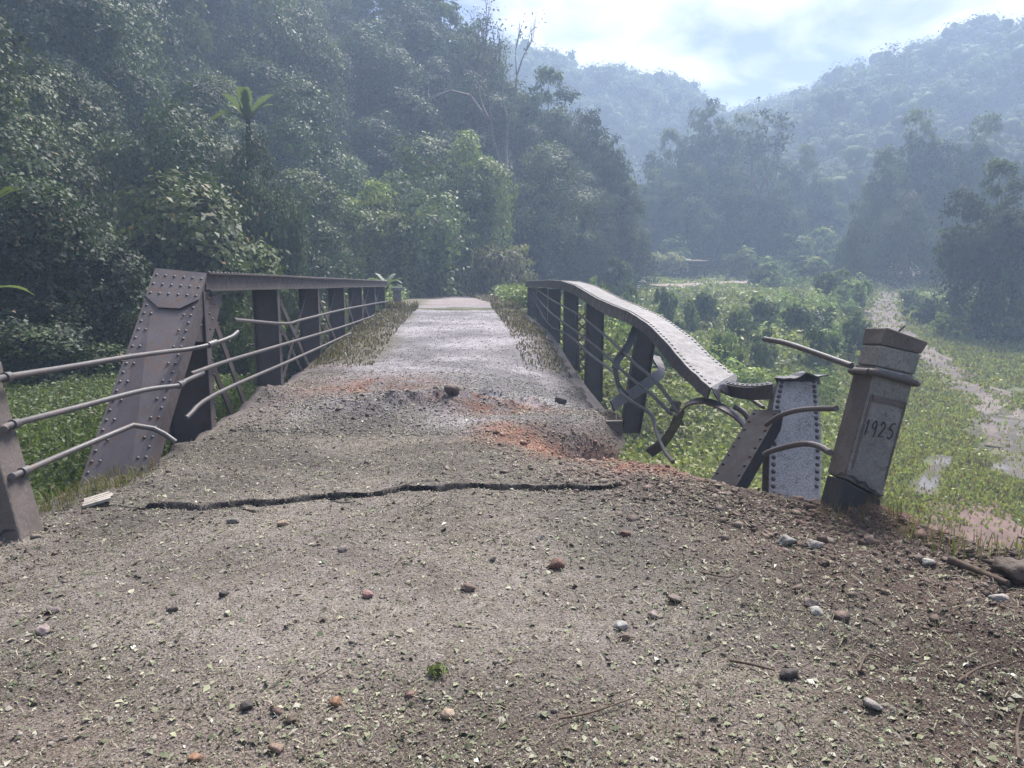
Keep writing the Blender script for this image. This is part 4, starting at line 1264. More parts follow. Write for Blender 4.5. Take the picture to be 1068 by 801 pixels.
strip('dirt_track', TR2, 1.0, 'mud', 'pale muddy track running up the valley', ([0.085, 0.068, 0.06], [0.145, 0.12, 0.108]), .05)
strip('path', PT2, 1.1, 'mud', 'pale dirt path in front of the overgrown shack', ([0.17, 0.135, 0.11], [0.25, 0.21, 0.18]), .25)
strip('muddy_bank', MUD2, 1.6, 'mud', 'reddish mud at the foot of the bank on the right', ([0.085, 0.052, 0.044], [0.14, 0.095, 0.083]), .05)
strip('water', PUD2, .8, 'water', 'muddy brown water lying across the track', ([0.3, 0.2, 0.15], [.4, .3, .2]), .05)
strip('puddle', PUD3, .18, 'water', 'small puddle in the grass right of the 1925 post', ([0.3, 0.2, 0.15], [.4, .3, .2]), .05)

# ---- trees of the left hillside: each one its own thing
def zone_words(px, py):
    zs = [(60, 'at the left edge'), (130, 'left of the end post'), (200, 'right above the end post'), (265, 'over the first truss panel'),
          (335, 'above the left truss middle'), (400, 'above the left truss end'), (460, 'left of the road end'), (520, 'above the road end'),
          (590, 'above the broken truss end'), (9999, 'on the right flank')]
    h = next(w for a, w in zs if px < a)
    v = 'high up' if py < 70 else ('halfway up' if py < 150 else 'low')
    return v, h
KW = {'draped': ('vine draped tree', 'draped_tree'), 'round': ('rounded leafy tree', 'leafy_tree'), 'dark': ('dark bushy tree', 'bushy_tree'), 'tall': ('tall hazy tree', 'tall_tree'),
      'near': ('fine leaved bush', 'bush')}
cell = 10
ZB = np.zeros((90, 130), bool)      # which parts of the view nearer crowns already fill
def fill(px, py, rx, ry, test=False):
    x0, x1 = int(max(0, (px - rx + 100) // cell)), int(min(129, (px + rx + 100) // cell))
    y0, y1 = int(max(0, (py - ry + 100) // cell)), int(min(89, (py + ry + 100) // cell))
    if x1 < x0 or y1 < y0: return 0
    a = ZB[y0:y1 + 1, x0:x1 + 1]
    free = 1 - a.mean()
    if not test: a[:] = True
    return free
rg = random.Random(3)
cand = []
for _ in range(9000):
    yv = rg.uniform(3, 108); xv = rg.uniform(-85, 20)
    cand.append((math.hypot(xv, yv), xv, yv))
ca = np.array(cand)
sdv = -poly_sd(ca[:, 1], ca[:, 2], HILL_P); hv = H(ca[:, 1], ca[:, 2])
hill = []
order = np.argsort(ca[:, 0])
for k in order:
    d, xv, yv = ca[k]
    if sdv[k] < (0.6 if yv < 40 else 1.2) or len(hill) > 175: continue
    kd = rg.choices(['near', 'draped', 'round', 'dark', 'tall'], [8, 0, 0, 0, 0] if d < 20 else ([3, 5, 4, 4, 0] if d < 34 else [0, 5, 4, 4, 4]))[0]
    R, Hh = K[kd][0][2], K[kd][0][3]
    sc = rg.uniform(.75, 1.2) * (1.0 if d < 45 else 1.15)
    if any((xv - a) ** 2 + (yv - b) ** 2 < (.62 * (R * sc + rr)) ** 2 for a, b, rr in [(t[1], t[2], t[6]) for t in hill]): continue
    p0, p1 = proj((xv, yv, hv[k])), proj((xv, yv, hv[k] + Hh * sc))
    if p0 is None or p1 is None: continue
    pxm = p0[0]; rx = R * sc * F_PX / d
    if pxm < -60 or pxm > 690 or p0[1] < 0 or p1[1] > 330: continue
    pym, ry = (p0[1] + p1[1]) / 2, (p0[1] - p1[1]) / 2
    if 365 < pxm < 535 and d < 50: continue
    if pxm > 440 and p1[1] < np.interp(pxm, [440, 480, 500, 560, 600, 640, 665, 690], [-60, -20, 52, 60, 100, 150, 200, 240]): continue
    if fill(pxm, pym, rx * .8, ry, True) < 0.22: continue
    fill(pxm, pym, rx * .62, ry * .85)
    hill.append((kd, xv, yv, hv[k], sc, (pxm, (pym + p1[1]) / 2), R * sc))
names = {}
for t in hill:
    v, h = zone_words(*t[5])
    names.setdefault((KW[t[0]][0], v, h), []).append(t)
SIZE = ['lowest', 'second lowest', 'third lowest', 'fourth lowest', 'fifth lowest', 'sixth lowest', 'seventh lowest']
cnt = 0
for (w, v, h), L_ in names.items():
    L_.sort(key=lambda t: -t[5][1])
    for i, t in enumerate(L_):
        if len(L_) == 1: lab = f'{w} {v} on the slope, {h}'
        elif len(L_) == 2: lab = f'{"lower" if i == 0 else "upper"} of two {w}s {v} on the slope, {h}'.replace('bushs', 'bushes')
        else: lab = f'{SIZE[min(i, 6)]} {w} {v} on the slope, {h}'
        asp = rg.uniform(.85, 1.2)
        plant(KW[t[0]][1], t[0], rg.randrange(9), (t[1], t[2], t[3] - .25), (t[4], t[4], t[4] * asp), lab, 'bush' if t[0] == 'near' else 'tree', 'trees and bushes of the left hillside')
        cnt += 1
print('hill trees', cnt)
def by_px(nm, kd, i, px, ptop, d, wpx, label, cat='tree', group=None, base=None, hscale=None):
    """a plant given by its middle and top in the photo and its distance"""
    cm, tm, R, Hh = K[kd][i % len(K[kd])]
    t = at(px, ptop, d)
    z0 = h_at(t.x, t.y) - .2 if base is None else base
    sx = wpx * d / F_PX / (2 * R)
    sz = max((t.z - z0) / Hh, 0.15)
    return plant(nm, kd, i, (t.x, t.y, z0), (sx, sx, sz), label, cat, group)
# vine-smothered tree and mound at the end of the road
by_px('draped_tree', 'vine', 0, 432, 142, 43, 150, 'broad pale green vine smothered tree with hanging creepers, left of the road end')
by_px('draped_tree', 'vine', 1, 486, 138, 47, 105, 'tall vine smothered tree leaning over the far end of the road')
by_px('draped_tree', 'vine', 1, 392, 190, 40, 95, 'smaller creeper covered tree just beyond the far end of the left truss')
K['mound'] = kind('mound', 2.6, 2.2, 12, 9000, .2, .05, (81,), hang=.25, base=.0, pal=OLIVE * 2.0, flat=.5)
by_px('vine_mound', 'mound', 0, 527, 254, 41, 84, 'low rounded mound of olive creepers at the end of the road', 'bush')
sp = 'hazy trees on the spur beyond the road end'
for j, (px, pt, d, w, kd, lab) in enumerate(((505, 55, 66, 120, 'big', 'big dark tree on the spur right under the bare branched tree'), (455, -5, 72, 130, 'big', 'big dark tree at the top of the spur, left of the bare branched tree'),
        (572, 72, 68, 105, 'big', 'dark domed tree on the spur, right of the bare branched tree'), (618, 118, 66, 90, 'big', 'dark tree lower on the spur, where the hill edge falls to the valley'),
        (645, 165, 64, 64, 'tall', 'last tall tree at the right foot of the spur'), (560, 160, 60, 80, 'draped', 'creeper hung tree in front on the spur, above the broken truss'),
        (608, 195, 60, 85, 'dark', 'dark round tree low on the spur, above the bend of the broken truss'), (520, 170, 58, 80, 'dark', 'dark tree straight above the olive creeper mound'),
        (655, 230, 66, 60, 'round', 'small rounded tree at the foot of the spur, left of the shack'), (575, 232, 56, 64, 'round', 'low rounded tree right behind the olive creeper mound'),
        (620, 242, 58, 60, 'draped', 'low creeper covered tree between the mound and the shack'))):
    by_px('spur_tree', kd, j, px, pt, d, w, lab, 'tree', sp)
# leafless, thin crowned trees
def bare_tree(nm, px, ptop, d, wpx, label, leaves=260, L=.35, seed=1, spread=1.0, group=None, z0=None):
    rg = random.Random(seed); rng = np.random.default_rng(seed)
    t = at(px, ptop, d)
    b = h_at(t.x, t.y) if z0 is None else z0
    Hh = t.z - b; R = wpx * d / F_PX / 2
    root = empty(nm, (t.x, t.y, b), label, 'tree', group)
    mb = MB(); mb.local = True
    ends = []
    def grow(p, dr, ln, r, lev):
        q = p + dr * ln
        m = p.lerp(q, .5) + Vector((rg.uniform(-1, 1), rg.uniform(-1, 1), 0)) * ln * .06
        pp = smooth_path([p, m, q], 3)
        mb.tube(pp, [r * (1 - .4 * i / (len(pp) - 1)) for i in range(len(pp))], 5)
        if lev == 0: ends.append(q); return
        for k in range(rg.choice((2, 3, 3))):
            a = rg.uniform(0, 6.28); tilt = rg.uniform(.35, .75) * spread
            side = dr.orthogonal().normalized(); side = Matrix.Rotation(a, 3, dr) @ side
            nd = (dr * math.cos(tilt) + side * math.sin(tilt) + Vector((0, 0, .12))).normalized()
            grow(q, nd, ln * rg.uniform(.6, .85), r * .68, lev - 1)
        ends.append(q)
    grow(Vector((0, 0, -.5)), Vector((rg.uniform(-.05, .05), 0, 1)).normalized(), Hh * .42, max(.2, Hh * .026), 5)
    zmax = max(e.z for e in ends); xm = max(abs(e.x) for e in ends)
    for i, v in enumerate(mb.v):
        kx = R / xm if v[2] > Hh * .4 else 1
        f = min(1, max(0, v[2] / Hh))
        kx = 1 + (R / xm - 1) * f
        mb.v[i] = (v[0] * kx, v[1] * kx, v[2] * Hh / zmax)
    mb.build('trunk', M['bark'], root)
    E = np.array([(e.x * (1 + (R / xm - 1) * min(1, max(0, e.z / Hh))), e.y * (1 + (R / xm - 1) * min(1, max(0, e.z / Hh))), e.z * Hh / zmax) for e in ends if e.z > Hh * .4])
    if leaves:
        ci = rng.integers(0, len(E), leaves)
        P = E[ci] + rng.normal(size=(leaves, 3)) * np.array([.08, .08, .035]) * R * 1.4
        V, q = leaf_quads(P, unit(rng.normal(size=(leaves, 3)) * .5 + np.array([0, 0, .8])), L * (.6 + .8 * rng.random(leaves)), .5, rng)
        link('crown', np_mesh('thin_crown', V, q, None, np.repeat(leaf_colors(leaves, rng, ci, DARK), 4, 0)), M['leaf_far'], root)
    return root
bare_tree('bare_tree', 530, 0, 58, 110, 'thin bare branched tree standing against the sky on the spur', 420, .22, 4)
bare_tree('bare_tree', 498, 8, 68, 60, 'sparse leafy tree against the sky, just left of the bare branched tree', 1200, .32, 9)
bare_tree('slender_tree', 803, 104, 88, 62, 'slender tree with a thin pale trunk rising above the clump in the valley', 700, .6, 6, 1.25)
bare_tree('umbrella_tree', 941, 45, 158, 46, 'flat topped tree sticking out above the ridge of the right hill', 650, .9, 8, 1.5)
# ---- the clump of tall trees in the valley, the shrubs before it, and the trees on the right
cg = 'tall trees of the valley clump'
for j, (px, pt, d, w, kd, lab) in enumerate(((738, 106, 112, 88, 'big', 'tallest tree of the valley clump, with a rounded top'), (775, 118, 116, 76, 'big', 'dark tree of the valley clump left of the slender tree'),
        (700, 136, 110, 70, 'big', 'tree at the upper left of the valley clump'), (684, 176, 104, 60, 'tall', 'tree at the far left of the valley clump, beside the spur'), (722, 172, 100, 76, 'big', 'tree in the front middle of the valley clump, over the shack'),
        (762, 176, 102, 70, 'tall', 'tree in front under the dark tree of the valley clump'), (842, 152, 108, 66, 'big', 'tree at the upper right of the valley clump, right of the slender tree'),
        (862, 186, 104, 52, 'tall', 'rightmost tree of the valley clump'), (812, 190, 100, 70, 'big', 'tree in front of the slender pale trunk'), (795, 214, 96, 60, 'round', 'low round tree at the front of the valley clump'),
        (745, 214, 94, 56, 'round', 'low round tree straight behind the shack'), (690, 222, 92, 60, 'dark', 'low dark tree left behind the shack'), (838, 214, 95, 56, 'dark', 'low dark tree at the right front of the valley clump'))):
    by_px('clump_tree', kd, j, px, pt, d * (.96 if d < 98 else .88), w * 1.06, lab, 'tree', cg)
rgp = 'trees on the right of the valley'
for j, (px, pt, d, w, kd, lab) in enumerate(((958, 112, 104, 84, 'big', 'tallest tree on the right, above the far end of the muddy track'), (925, 152, 100, 62, 'tall', 'tall tree left above the end of the muddy track'),
        (985, 150, 98, 70, 'big', 'dark tree between the tallest right tree and the near dark tree'), (915, 196, 98, 52, 'round', 'round tree at the left foot of the right hill'), (950, 200, 90, 70, 'dark', 'dark tree standing behind the end of the track'),
        (1044, 168, 42, 112, 'big', 'near dark green tree at the right edge, over the grass'), (1088, 190, 40, 100, 'big', 'dark tree cut off by the right edge of the picture'), (1008, 218, 62, 56, 'dark', 'smaller dark tree left of the near tree at the right edge'),
        (1030, 118, 100, 84, 'big', 'tree high up behind the near dark tree at the right'), (895, 226, 90, 40, 'round', 'small round tree left of the muddy track end'), (985, 240, 74, 48, 'round', 'small tree right of the end of the muddy track'))):
    by_px('valley_tree', kd, j + 1, px, pt, d * (.74 if d > 80 else 1), w * 1.05, lab, 'tree', rgp)
sg = 'shrubs of the valley floor'
SH = [(700, 250, 82, 56, 'farshrub', 'shrub behind the overgrown shack'), (780, 258, 78, 60, 'farshrub', 'pale shrub right of the shack'), (820, 246, 82, 60, 'farshrub', 'hazy shrub behind the fallen branches'),
      (860, 240, 84, 60, 'farshrub', 'hazy shrub near the far end of the track'), (890, 256, 76, 46, 'farshrub', 'shrub left of the far end of the track'), (840, 268, 70, 58, 'farshrub', 'shrub halfway between the shack and the track'),
      (800, 275, 66, 44, 'farshrub', 'shrub above the fallen branches'), (880, 280, 62, 52, 'farshrub', 'shrub beside the upper track, on its left'), (720, 312, 48, 30, 'darkshrub', 'dark shrub below the dirt path, over the truss bend'),
      (735, 306, 52, 34, 'darkshrub', 'dark bush right of the shrub below the dirt path'), (800, 308, 50, 70, 'darkshrub', 'wide dark bush heap in the middle of the valley'), (832, 318, 46, 44, 'darkshrub', 'dark bush at the right end of the bush heap'),
      (775, 322, 44, 40, 'shrub', 'green shrub at the left front of the bush heap'), (860, 315, 46, 50, 'shrub', 'light green shrub between bush heap and track'), (850, 340, 38, 52, 'shrub', 'light green shrub above the loose grey pipe'),
      (890, 325, 42, 40, 'shrub', 'light green shrub touching the top of the 1925 post'), (760, 345, 36, 44, 'shrub', 'green shrub right of the broken truss top'), (800, 340, 38, 40, 'shrub', 'green shrub in front of the bush heap'),
      (690, 300, 50, 40, 'shrub', 'bright shrub under the left end of the dirt path'), (655, 298, 46, 44, 'shrub', 'bright shrub beyond the truss top'), (620, 290, 46, 40, 'shrub', 'bright shrub beyond the level part of the broken truss'),
      (970, 312, 56, 44, 'farshrub', 'shrub right of the upper track'), (1000, 300, 58, 54, 'darkshrub', 'dark shrub under the near dark tree'), (1035, 305, 52, 56, 'darkshrub', 'dark shrub at the foot of the near dark tree'),
      (985, 325, 50, 44, 'shrub', 'green shrub right of the bend of the track'), (955, 300, 64, 30, 'farshrub', 'small shrub at the right rim of the upper track'), (1060, 320, 48, 44, 'darkshrub', 'dark shrub at the right edge, above the grass'),
      (1008, 412, 27, 50, 'shrub', 'loose green shrub in the grass right of the 1925 post'), (985, 425, 25, 36, 'shrub', 'low shrub just right of the year on the post'), (932, 482, 18.5, 42, 'shrub', 'low green shrub right of the post foot'),
      (925, 300, 70, 26, 'farshrub', 'small shrub on the left rim of the upper track'), (660, 268, 70, 50, 'farshrub', 'dense shrub left of the shack'), (640, 272, 62, 40, 'farshrub', 'shrub at the foot of the spur'),
      (870, 262, 76, 40, 'farshrub', 'shrub in the gap under the right hill')]
for j, (px, pt, d, w, kd, lab) in enumerate(SH):
    dd = d * .82 if 30 < d < 66 else d
    by_px('shrub', kd, j, px, pt, dd, w * 1.15, lab, 'shrub', sg)
# near bushes under the left rails
for j, (px, pt, d, w, lab) in enumerate(((115, 290, 15.5, 200, 'dark leafy bush filling the space left of the riveted end post'), (25, 310, 14.0, 200, 'dark leafy bush behind the brown left post'), (70, 240, 17, 180, 'dense bush above the upper pipe rail at the left'),
        (255, 318, 17, 90, 'green bush seen between the end post and the first bridge post'), (310, 322, 20, 70, 'green bush seen through the first panels of the left truss'))):
    by_px('bush', 'near', j, px, pt, d, w, lab, 'bush', 'bushes below the left truss')
# ---- forest covering the far and the right hill
def ico2():
    T_ = (1 + 5 ** .5) / 2
    V = [Vector(p).normalized() for p in ((-1, T_, 0), (1, T_, 0), (-1, -T_, 0), (1, -T_, 0), (0, -1, T_), (0, 1, T_), (0, -1, -T_), (0, 1, -T_), (T_, 0, -1), (T_, 0, 1), (-T_, 0, -1), (-T_, 0, 1))]
    F = [(0, 11, 5), (0, 5, 1), (0, 1, 7), (0, 7, 10), (0, 10, 11), (1, 5, 9), (5, 11, 4), (11, 10, 2), (10, 7, 6), (7, 1, 8), (3, 9, 4), (3, 4, 2), (3, 2, 6), (3, 6, 8), (3, 8, 9), (4, 9, 5), (2, 4, 11), (6, 2, 10), (8, 6, 7), (9, 8, 1)]
    mid, nf = {}, []
    for f in F:
        m = []
        for i, j in ((f[0], f[1]), (f[1], f[2]), (f[2], f[0])):
            kx = (min(i, j), max(i, j))
            if kx not in mid:
                V.append((V[i] + V[j]).normalized()); mid[kx] = len(V) - 1
            m.append(mid[kx])
        nf += [(f[0], m[0], m[2]), (f[1], m[1], m[0]), (f[2], m[2], m[1]), tuple(m)]
    return np.array([tuple(v) for v in V]), np.array(nf)
ICO2 = ico2()
def forest(name, pts, R, Hh, L, per, label, rng, pal, core=False):
    pts = np.array(pts)
    z = H(pts[:, 0], pts[:, 1])
    n = len(pts)
    sc = .72 + .5 * rng.random(n)
    tall = .9 + .25 * rng.random(n)
    idx = np.repeat(np.arange(n), per)
    nl = 9                                                    # lobes per crown
    lo = rng.normal(size=(n, nl, 3)) * np.array([.42, .42, .25]); lo[:, :, 2] = np.abs(lo[:, :, 2]) - .1
    li = rng.integers(0, nl, n * per)
    d = unit(rng.normal(size=(n * per, 3)) + np.array([0, 0, .45]))
    lr_all = .28 + .18 * rng.random((n, nl))
    lr = lr_all[idx, li][:, None]
    q0 = lo[idx, li] + d * lr * (1 - .12 * rng.random((n * per, 1)) ** 2)
    P = np.stack([pts[idx, 0] + q0[:, 0] * R * sc[idx], pts[idx, 1] + q0[:, 1] * R * sc[idx], z[idx] + (Hh * .55 * tall[idx] + q0[:, 2] * R * 1.1) * sc[idx]], 1)
    nn = unit(d + rng.normal(size=d.shape) * .2 + np.array([0, 0, .15]))
    V, q = leaf_quads(P, nn, L * (.6 + .8 * rng.random(len(P))), .6, rng)
    ptone, ltone = .55 + .9 * rng.random(n), .7 + .6 * rng.random((n, nl))
    tone = ptone[idx] * ltone[idx, li]
    c = np.repeat(leaf_colors(len(P), rng, idx, pal, .0, .3) * tone[:, None], 4, 0)
    t = None
    if core:                                                  # closed inner foliage of far crowns
        iv, if_ = ICO2
        k = n * nl
        lrr = lr_all
        cen = np.stack([pts[:, None, 0] + lo[:, :, 0] * R * sc[:, None], pts[:, None, 1] + lo[:, :, 1] * R * sc[:, None], z[:, None] + (Hh * .55 * tall[:, None] + lo[:, :, 2] * R * 1.1) * sc[:, None]], -1).reshape(k, 1, 3)
        bump_ = 1 + .5 * (rng.random((k, len(iv), 1)) - .5)
        CV = cen + iv[None] * bump_ * (lrr * R * sc[:, None] * .58).reshape(k, 1, 1)
        CF = (if_[None] + (np.arange(k) * len(iv))[:, None, None]).reshape(-1, 3) + len(V)
        cc = np.repeat((pal.mean(0)[None] * (ptone[:, None] * ltone).reshape(k, 1)), len(iv), 0)
        V = np.concatenate([V, CV.reshape(-1, 3)]); c = np.concatenate([c, cc]); t = CF
    return tag(link(name, np_mesh(name, V, q, t, c), M['leaf_far']), label, None, None, 'stuff')
rng = np.random.default_rng(5)
pts = []
for _ in range(1050):
    xx, yy = rng.uniform(38, 190), rng.uniform(92, 222)
    px = 480 + 740 * xx / yy
    if 720 < px < 1150 and h_at(xx, yy) > np.interp(yy, VAL_Y, VAL_Z) + 2.5: pts.append((xx, yy))
forest('right_hill_forest', pts, 5.2, 12, .62, 330, 'hazy forest covering the right hill', rng, DARK * 1.1, True)
pts = []
for _ in range(620):
    xx, yy = rng.uniform(0, 100), rng.uniform(165, 232)
    if h_at(xx, yy) > np.interp(yy, VAL_Y, VAL_Z) + 4: pts.append((xx, yy))
forest('far_hill_forest', pts, 5.0, 11, .72, 280, 'pale hazy forest on the far hill', rng, DARK * 1.1, True)
pts = []
for _ in range(900):
    yy = 24 * (80 / 24) ** rng.random(); aa = rng.uniform(.22, .62)
    xx = aa * yy
    if (aa > .54 and yy < 46) or (aa < .45 and yy > 42): continue
    if bare_mask(np.array([xx]), np.array([yy]))[0] or float(line_d(np.array([xx]), np.array([yy]), TR2)[0]) < 2 or float(line_d(np.array([xx]), np.array([yy]), PT2)[0]) < 5: continue
    if float(fbm(np.array([xx / 7]), np.array([yy / 7]), 201, 3)[0]) < .02: continue
    pts.append((xx, yy))
forest('valley_scrub', pts[:110], 1.15, 1.1, .17, 300, 'tangled green scrub on the valley floor', rng, LIME * 1.6)
# the gaps of the left hill: young growth between its trees
pts = []
for _ in range(700):
    xx, yy = rng.uniform(-60, 16), rng.uniform(30, 110)
    if float(poly_sd(np.array([xx]), np.array([yy]), HILL_P)[0]) < -2: pts.append((xx, yy))
forest('hillside_saplings', pts, 2.2, 4.4, .26, 220, 'young growth between the trees of the left hillside', rng, GREENS)

# ---- banana plants on the left slope
def banana(px, py, d, h, label, seed, nleaf=8):
    rg = random.Random(seed)
    p = at(px, py, d)
    z0 = h_at(p.x, p.y)
    root = empty('banana_plant', (p.x, p.y, p.z - h * .55), label, 'banana plant')
    mb = MB(); mb.local = True
    mb.tube([(0, 0, min(z0 - p.z, -1)), (0, 0, h * .3), (0.03, 0, h * .55)], [.13, .10, .06], 8)
    mb.build('stem', M['pale_leaf'], root)
    for k in range(nleaf):
        a = k * 2.4 + rg.uniform(-.4, .4); up = rg.uniform(.6, 1.35)
        L = h * rg.uniform(.55, .75)
        V, q = [], []
        n = 22
        for i in range(n):
            t = i / (n - 1)
            r_ = L * t * (1 - .12 * t)
            zz = h * .52 + L * (math.sin(up) * t - .62 * t * t * (1.25 - up * .5))
            w = L * .12 * rg.uniform(.6, 1.25) * math.sin(math.pi * min(1, t * .92 + .07)) ** .7
            c, s = math.cos(a), math.sin(a)
            xr = r_ * math.cos(up * .7)
            for u in (-1, 0, 1):
                V.append((xr * c - s * w * u, xr * s + c * w * u, zz + (-.0 if u == 0 else .35 * w)))
        for i in range(n - 1):
            for k2 in range(2):
                b = i * 3 + k2
                q.append((b, b + 1, b + 4, b + 3))
        link('leaf', np_mesh('banana_leaf', np.array(V), q, None, np.full((len(V), 3), 1.0) * [0.12, 0.145, 0.085] * rg.uniform(.7, 1.4), True), M['pale_leaf'], root)
    return root
M['pale_leaf'] = mat_leaf('banana_leaf', 0.55, 0.3, 0.35, (1, 1, 1), 0.0)
for mm in (M['pale_leaf'],): pass
by_px('bush', 'near', 1, 262, 138, 25.2, 110, 'dense bush out of which the pale banana plant rises', 'bush')
banana(258, 124, 26.6, 2.7, 'pale banana plant with spread leaves halfway up the slope, above the left truss', 2, 11)
banana(-26, 228, 9.5, 1.2, 'banana plant with big pale leaves at the left edge, above the rails', 5, 6)
banana(-24, 306, 8.5, 1.0, 'low banana plant at the left edge just above the top pipe rail', 8, 5)
banana(403, 297, 30, 1.7, 'small palm like plant beyond the far end of the left truss', 9, 7)

# ---- the overgrown shack
sb = ground_at(700, 292, f=flat_H)
print('shack', sb, 'path', PATH[0], PATH[-1], 'track', TRACK[0], TRACK[-1])
d_ = sb.y if sb else 80
S0 = at(702, 291, d_)
SHK = empty('shack', S0, 'derelict open shack with a tin roof sheet, half buried under creepers', 'shack')
u = d_ / F_PX
def sp_(dx, dy, dz): return S0 + Vector((dx * u, dy, dz * u))
for dx, dy in ((-8, 0), (8, 0), (22, 0), (34, 0), (10, 2.6), (34, 2.6), (-20, 0.2)):
    mb = MB(); mb.tube([sp_(dx, dy, -4), sp_(dx + .6, dy, 17 if dx > 15 else 14)], .09, 6); mb.build('post', M['wood'], SHK)
mb = MB(); mb.box(sp_(22, 1.3, 19.5), (15 * u, 0, 0), (0, 1.9, .15), (0, 0, .05)); mb.build('roof', M['wood'], SHK)
mb = MB(); mb.box(sp_(8, 1.3, 22.0), (10 * u, 0, 0), (0, 1.5, .25), (0, 0, .04)); mb.build('tin_sheet', M['tin'], SHK)
mb = MB(); mb.box(sp_(-2, 1.4, 5), (32 * u, 0, 0), (0, .06, 0), (0, 0, 8 * u)); mb.build('wall', M['wood'], SHK)
mb = MB(); mb.beam(sp_(-10, -.1, 14), sp_(36, -.1, 16), (0, 0, 1), .14, .12); mb.build('beam', M['wood'], SHK)
V, q, c, _, _ = crown_leaves(91, 30 * u, 19 * u, 9, 5500, .3, pal=OLIVE * 1.9, hang=.3, base=.3, flat=.6)
V = V * np.array([1, .6, 1]) + np.array([S0.x - 11 * u, S0.y + .4, S0.z + 6 * u])
tag(link('roof_creeper', np_mesh('roof_creeper', V, q, None, c), M['leaf']), 'mat of yellow green creepers hanging over the left half of the shack', 'creeper')

# ---------------------------------------------------------------- stones, clods and litter on the ground
T_ = (1 + 5 ** .5) / 2
ICO_V = unit(np.array([(-1, T_, 0), (1, T_, 0), (-1, -T_, 0), (1, -T_, 0), (0, -1, T_), (0, 1, T_), (0, -1, -T_), (0, 1, -T_), (T_, 0, -1), (T_, 0, 1), (-T_, 0, -1), (-T_, 0, 1)], float))
ICO_F = np.array([(0, 11, 5), (0, 5, 1), (0, 1, 7), (0, 7, 10), (0, 10, 11), (1, 5, 9), (5, 11, 4), (11, 10, 2), (10, 7, 6), (7, 1, 8), (3, 9, 4), (3, 4, 2), (3, 2, 6), (3, 6, 8), (3, 8, 9), (4, 9, 5), (2, 4, 11), (6, 2, 10), (8, 6, 7), (9, 8, 1)])
def rand_rot(n, rng):
    q = unit(rng.normal(size=(n, 4)))
    w, x, y, z = q.T
    return np.stack([np.stack([1 - 2 * (y * y + z * z), 2 * (x * y - z * w), 2 * (x * z + y * w)], -1),
                     np.stack([2 * (x * y + z * w), 1 - 2 * (x * x + z * z), 2 * (y * z - x * w)], -1),
                     np.stack([2 * (x * z - y * w), 2 * (y * z + x * w), 1 - 2 * (x * x + y * y)], -1)], -2)
def stones(name, x, y, s, cols, rng, label, sink=.42, flat=.65, mat='stone'):
    n = len(x)
    base = ICO_V[None] * (1 + 1.15 * (rng.random((n, 12, 1)) - .5)) * np.stack([1 + .5 * rng.random(n), .7 + .4 * rng.random(n), .5 + .4 * rng.random(n)], -1)[:, None, :]
    R = rand_rot(n, rng)
    V = np.einsum('nij,nkj->nki', R, base)
    V[:, :, 2] *= flat
    V *= s[:, None, None] / 2
    z = G(x, y)
    V += np.stack([x, y, z + s * flat * (.5 - sink)], -1)[:, None, :]
    F = (ICO_F[None] + (np.arange(n) * 12)[:, None, None]).reshape(-1, 3)
    return tag(link(name, np_mesh(name, V.reshape(-1, 3), None, F, np.repeat(cols, 12, 0)), M[mat]), label, None, None, 'stuff')
rng = np.random.default_rng(123)
def on_road(x, y, m=0.05):
    return np.where(y < 7.2, poly_sd(x, y, NEAR_P) < -m, (x > -2.6) & (x < deck_xr(y) - m))
def scatter(n, rng, y0=1.9, y1=14.0, p=1.0):
    """denser close by, as fragments there are resolved singly"""
    y = y0 * (y1 / y0) ** (rng.random(n) ** p)
    x = -0.05 * y + (rng.random(n) - .5) * np.minimum(1.75 * y + .6, 7.4) + .25
    k = on_road(x, y)
    return x[k], y[k]
BROWN = np.array([[0.10, 0.078, 0.062], [0.17, 0.145, 0.12], [0.25, 0.225, 0.20], [0.31, 0.295, 0.27], [0.15, 0.092, 0.068]])
x, y = scatter(75000, rng)
s = 0.004 + 0.0013 * y * rng.random(len(x)) + 0.010 * rng.random(len(x)) ** 6 + 0.02 * rng.random(len(x)) ** 30
stones('gravel', x, y, s, (.25 * BROWN[rng.integers(0, 5, len(x))] + .75 * ground_col(x, y, x)) * (.6 + .7 * rng.random((len(x), 1))), rng, 'fine gravel strewn over the approach and the deck')
# bare stones of the deck surface
y = 7.5 + 19 * rng.random(16000) ** 1.5; x = -2.4 + 4.5 * rng.random(16000)
s = 0.01 + 0.016 * rng.random(len(x)) + .03 * rng.random(len(x)) ** 14
k = on_road(x, y)
LIL = np.array([[0.17, 0.155, 0.165], [0.27, 0.25, 0.265], [0.38, 0.36, 0.375], [0.13, 0.105, 0.10]])
stones('road_stones', x[k], y[k], s[k], (.2 * LIL[rng.integers(0, 4, k.sum())] + .85 * ground_col(x[k], y[k], x[k])) * (.8 + .4 * rng.random((k.sum(), 1))), rng, 'pale broken stones over the bridge deck')
# clods of earth: thrown up along the right edge, along the gully and the rubble ridge
cx, cy = [], []
ed = [(1.55, 6.3), (1.65, 5.7), (1.95, 5.3), (2.4, 4.8), (2.8, 4.3), (3.05, 3.75), (3.5, 3.1), (4.2, 2.2)]
EDP = np.array(ed)
t = rng.random(9000) * (len(ed) - 1.001); i = t.astype(int); fr = (t - i)[:, None]
e = EDP[i] * (1 - fr) + EDP[i + 1] * fr
e = e + np.stack([-np.abs(rng.normal(size=len(e))) * .75 + .12, rng.normal(size=len(e)) * .28 - .1], 1)
cx.append(e[:, 0]); cy.append(e[:, 1])
a = rng.random(2600) * 4.6 - 2.4; cx.append(a); cy.append(9.3 + .35 * np.sin(a * 1.7) + rng.normal(size=2600) * .55)
a = rng.random(1500) * 2.0 + .1; cx.append(a); cy.append(7.3 - .12 * a + rng.normal(size=1500) * .5)
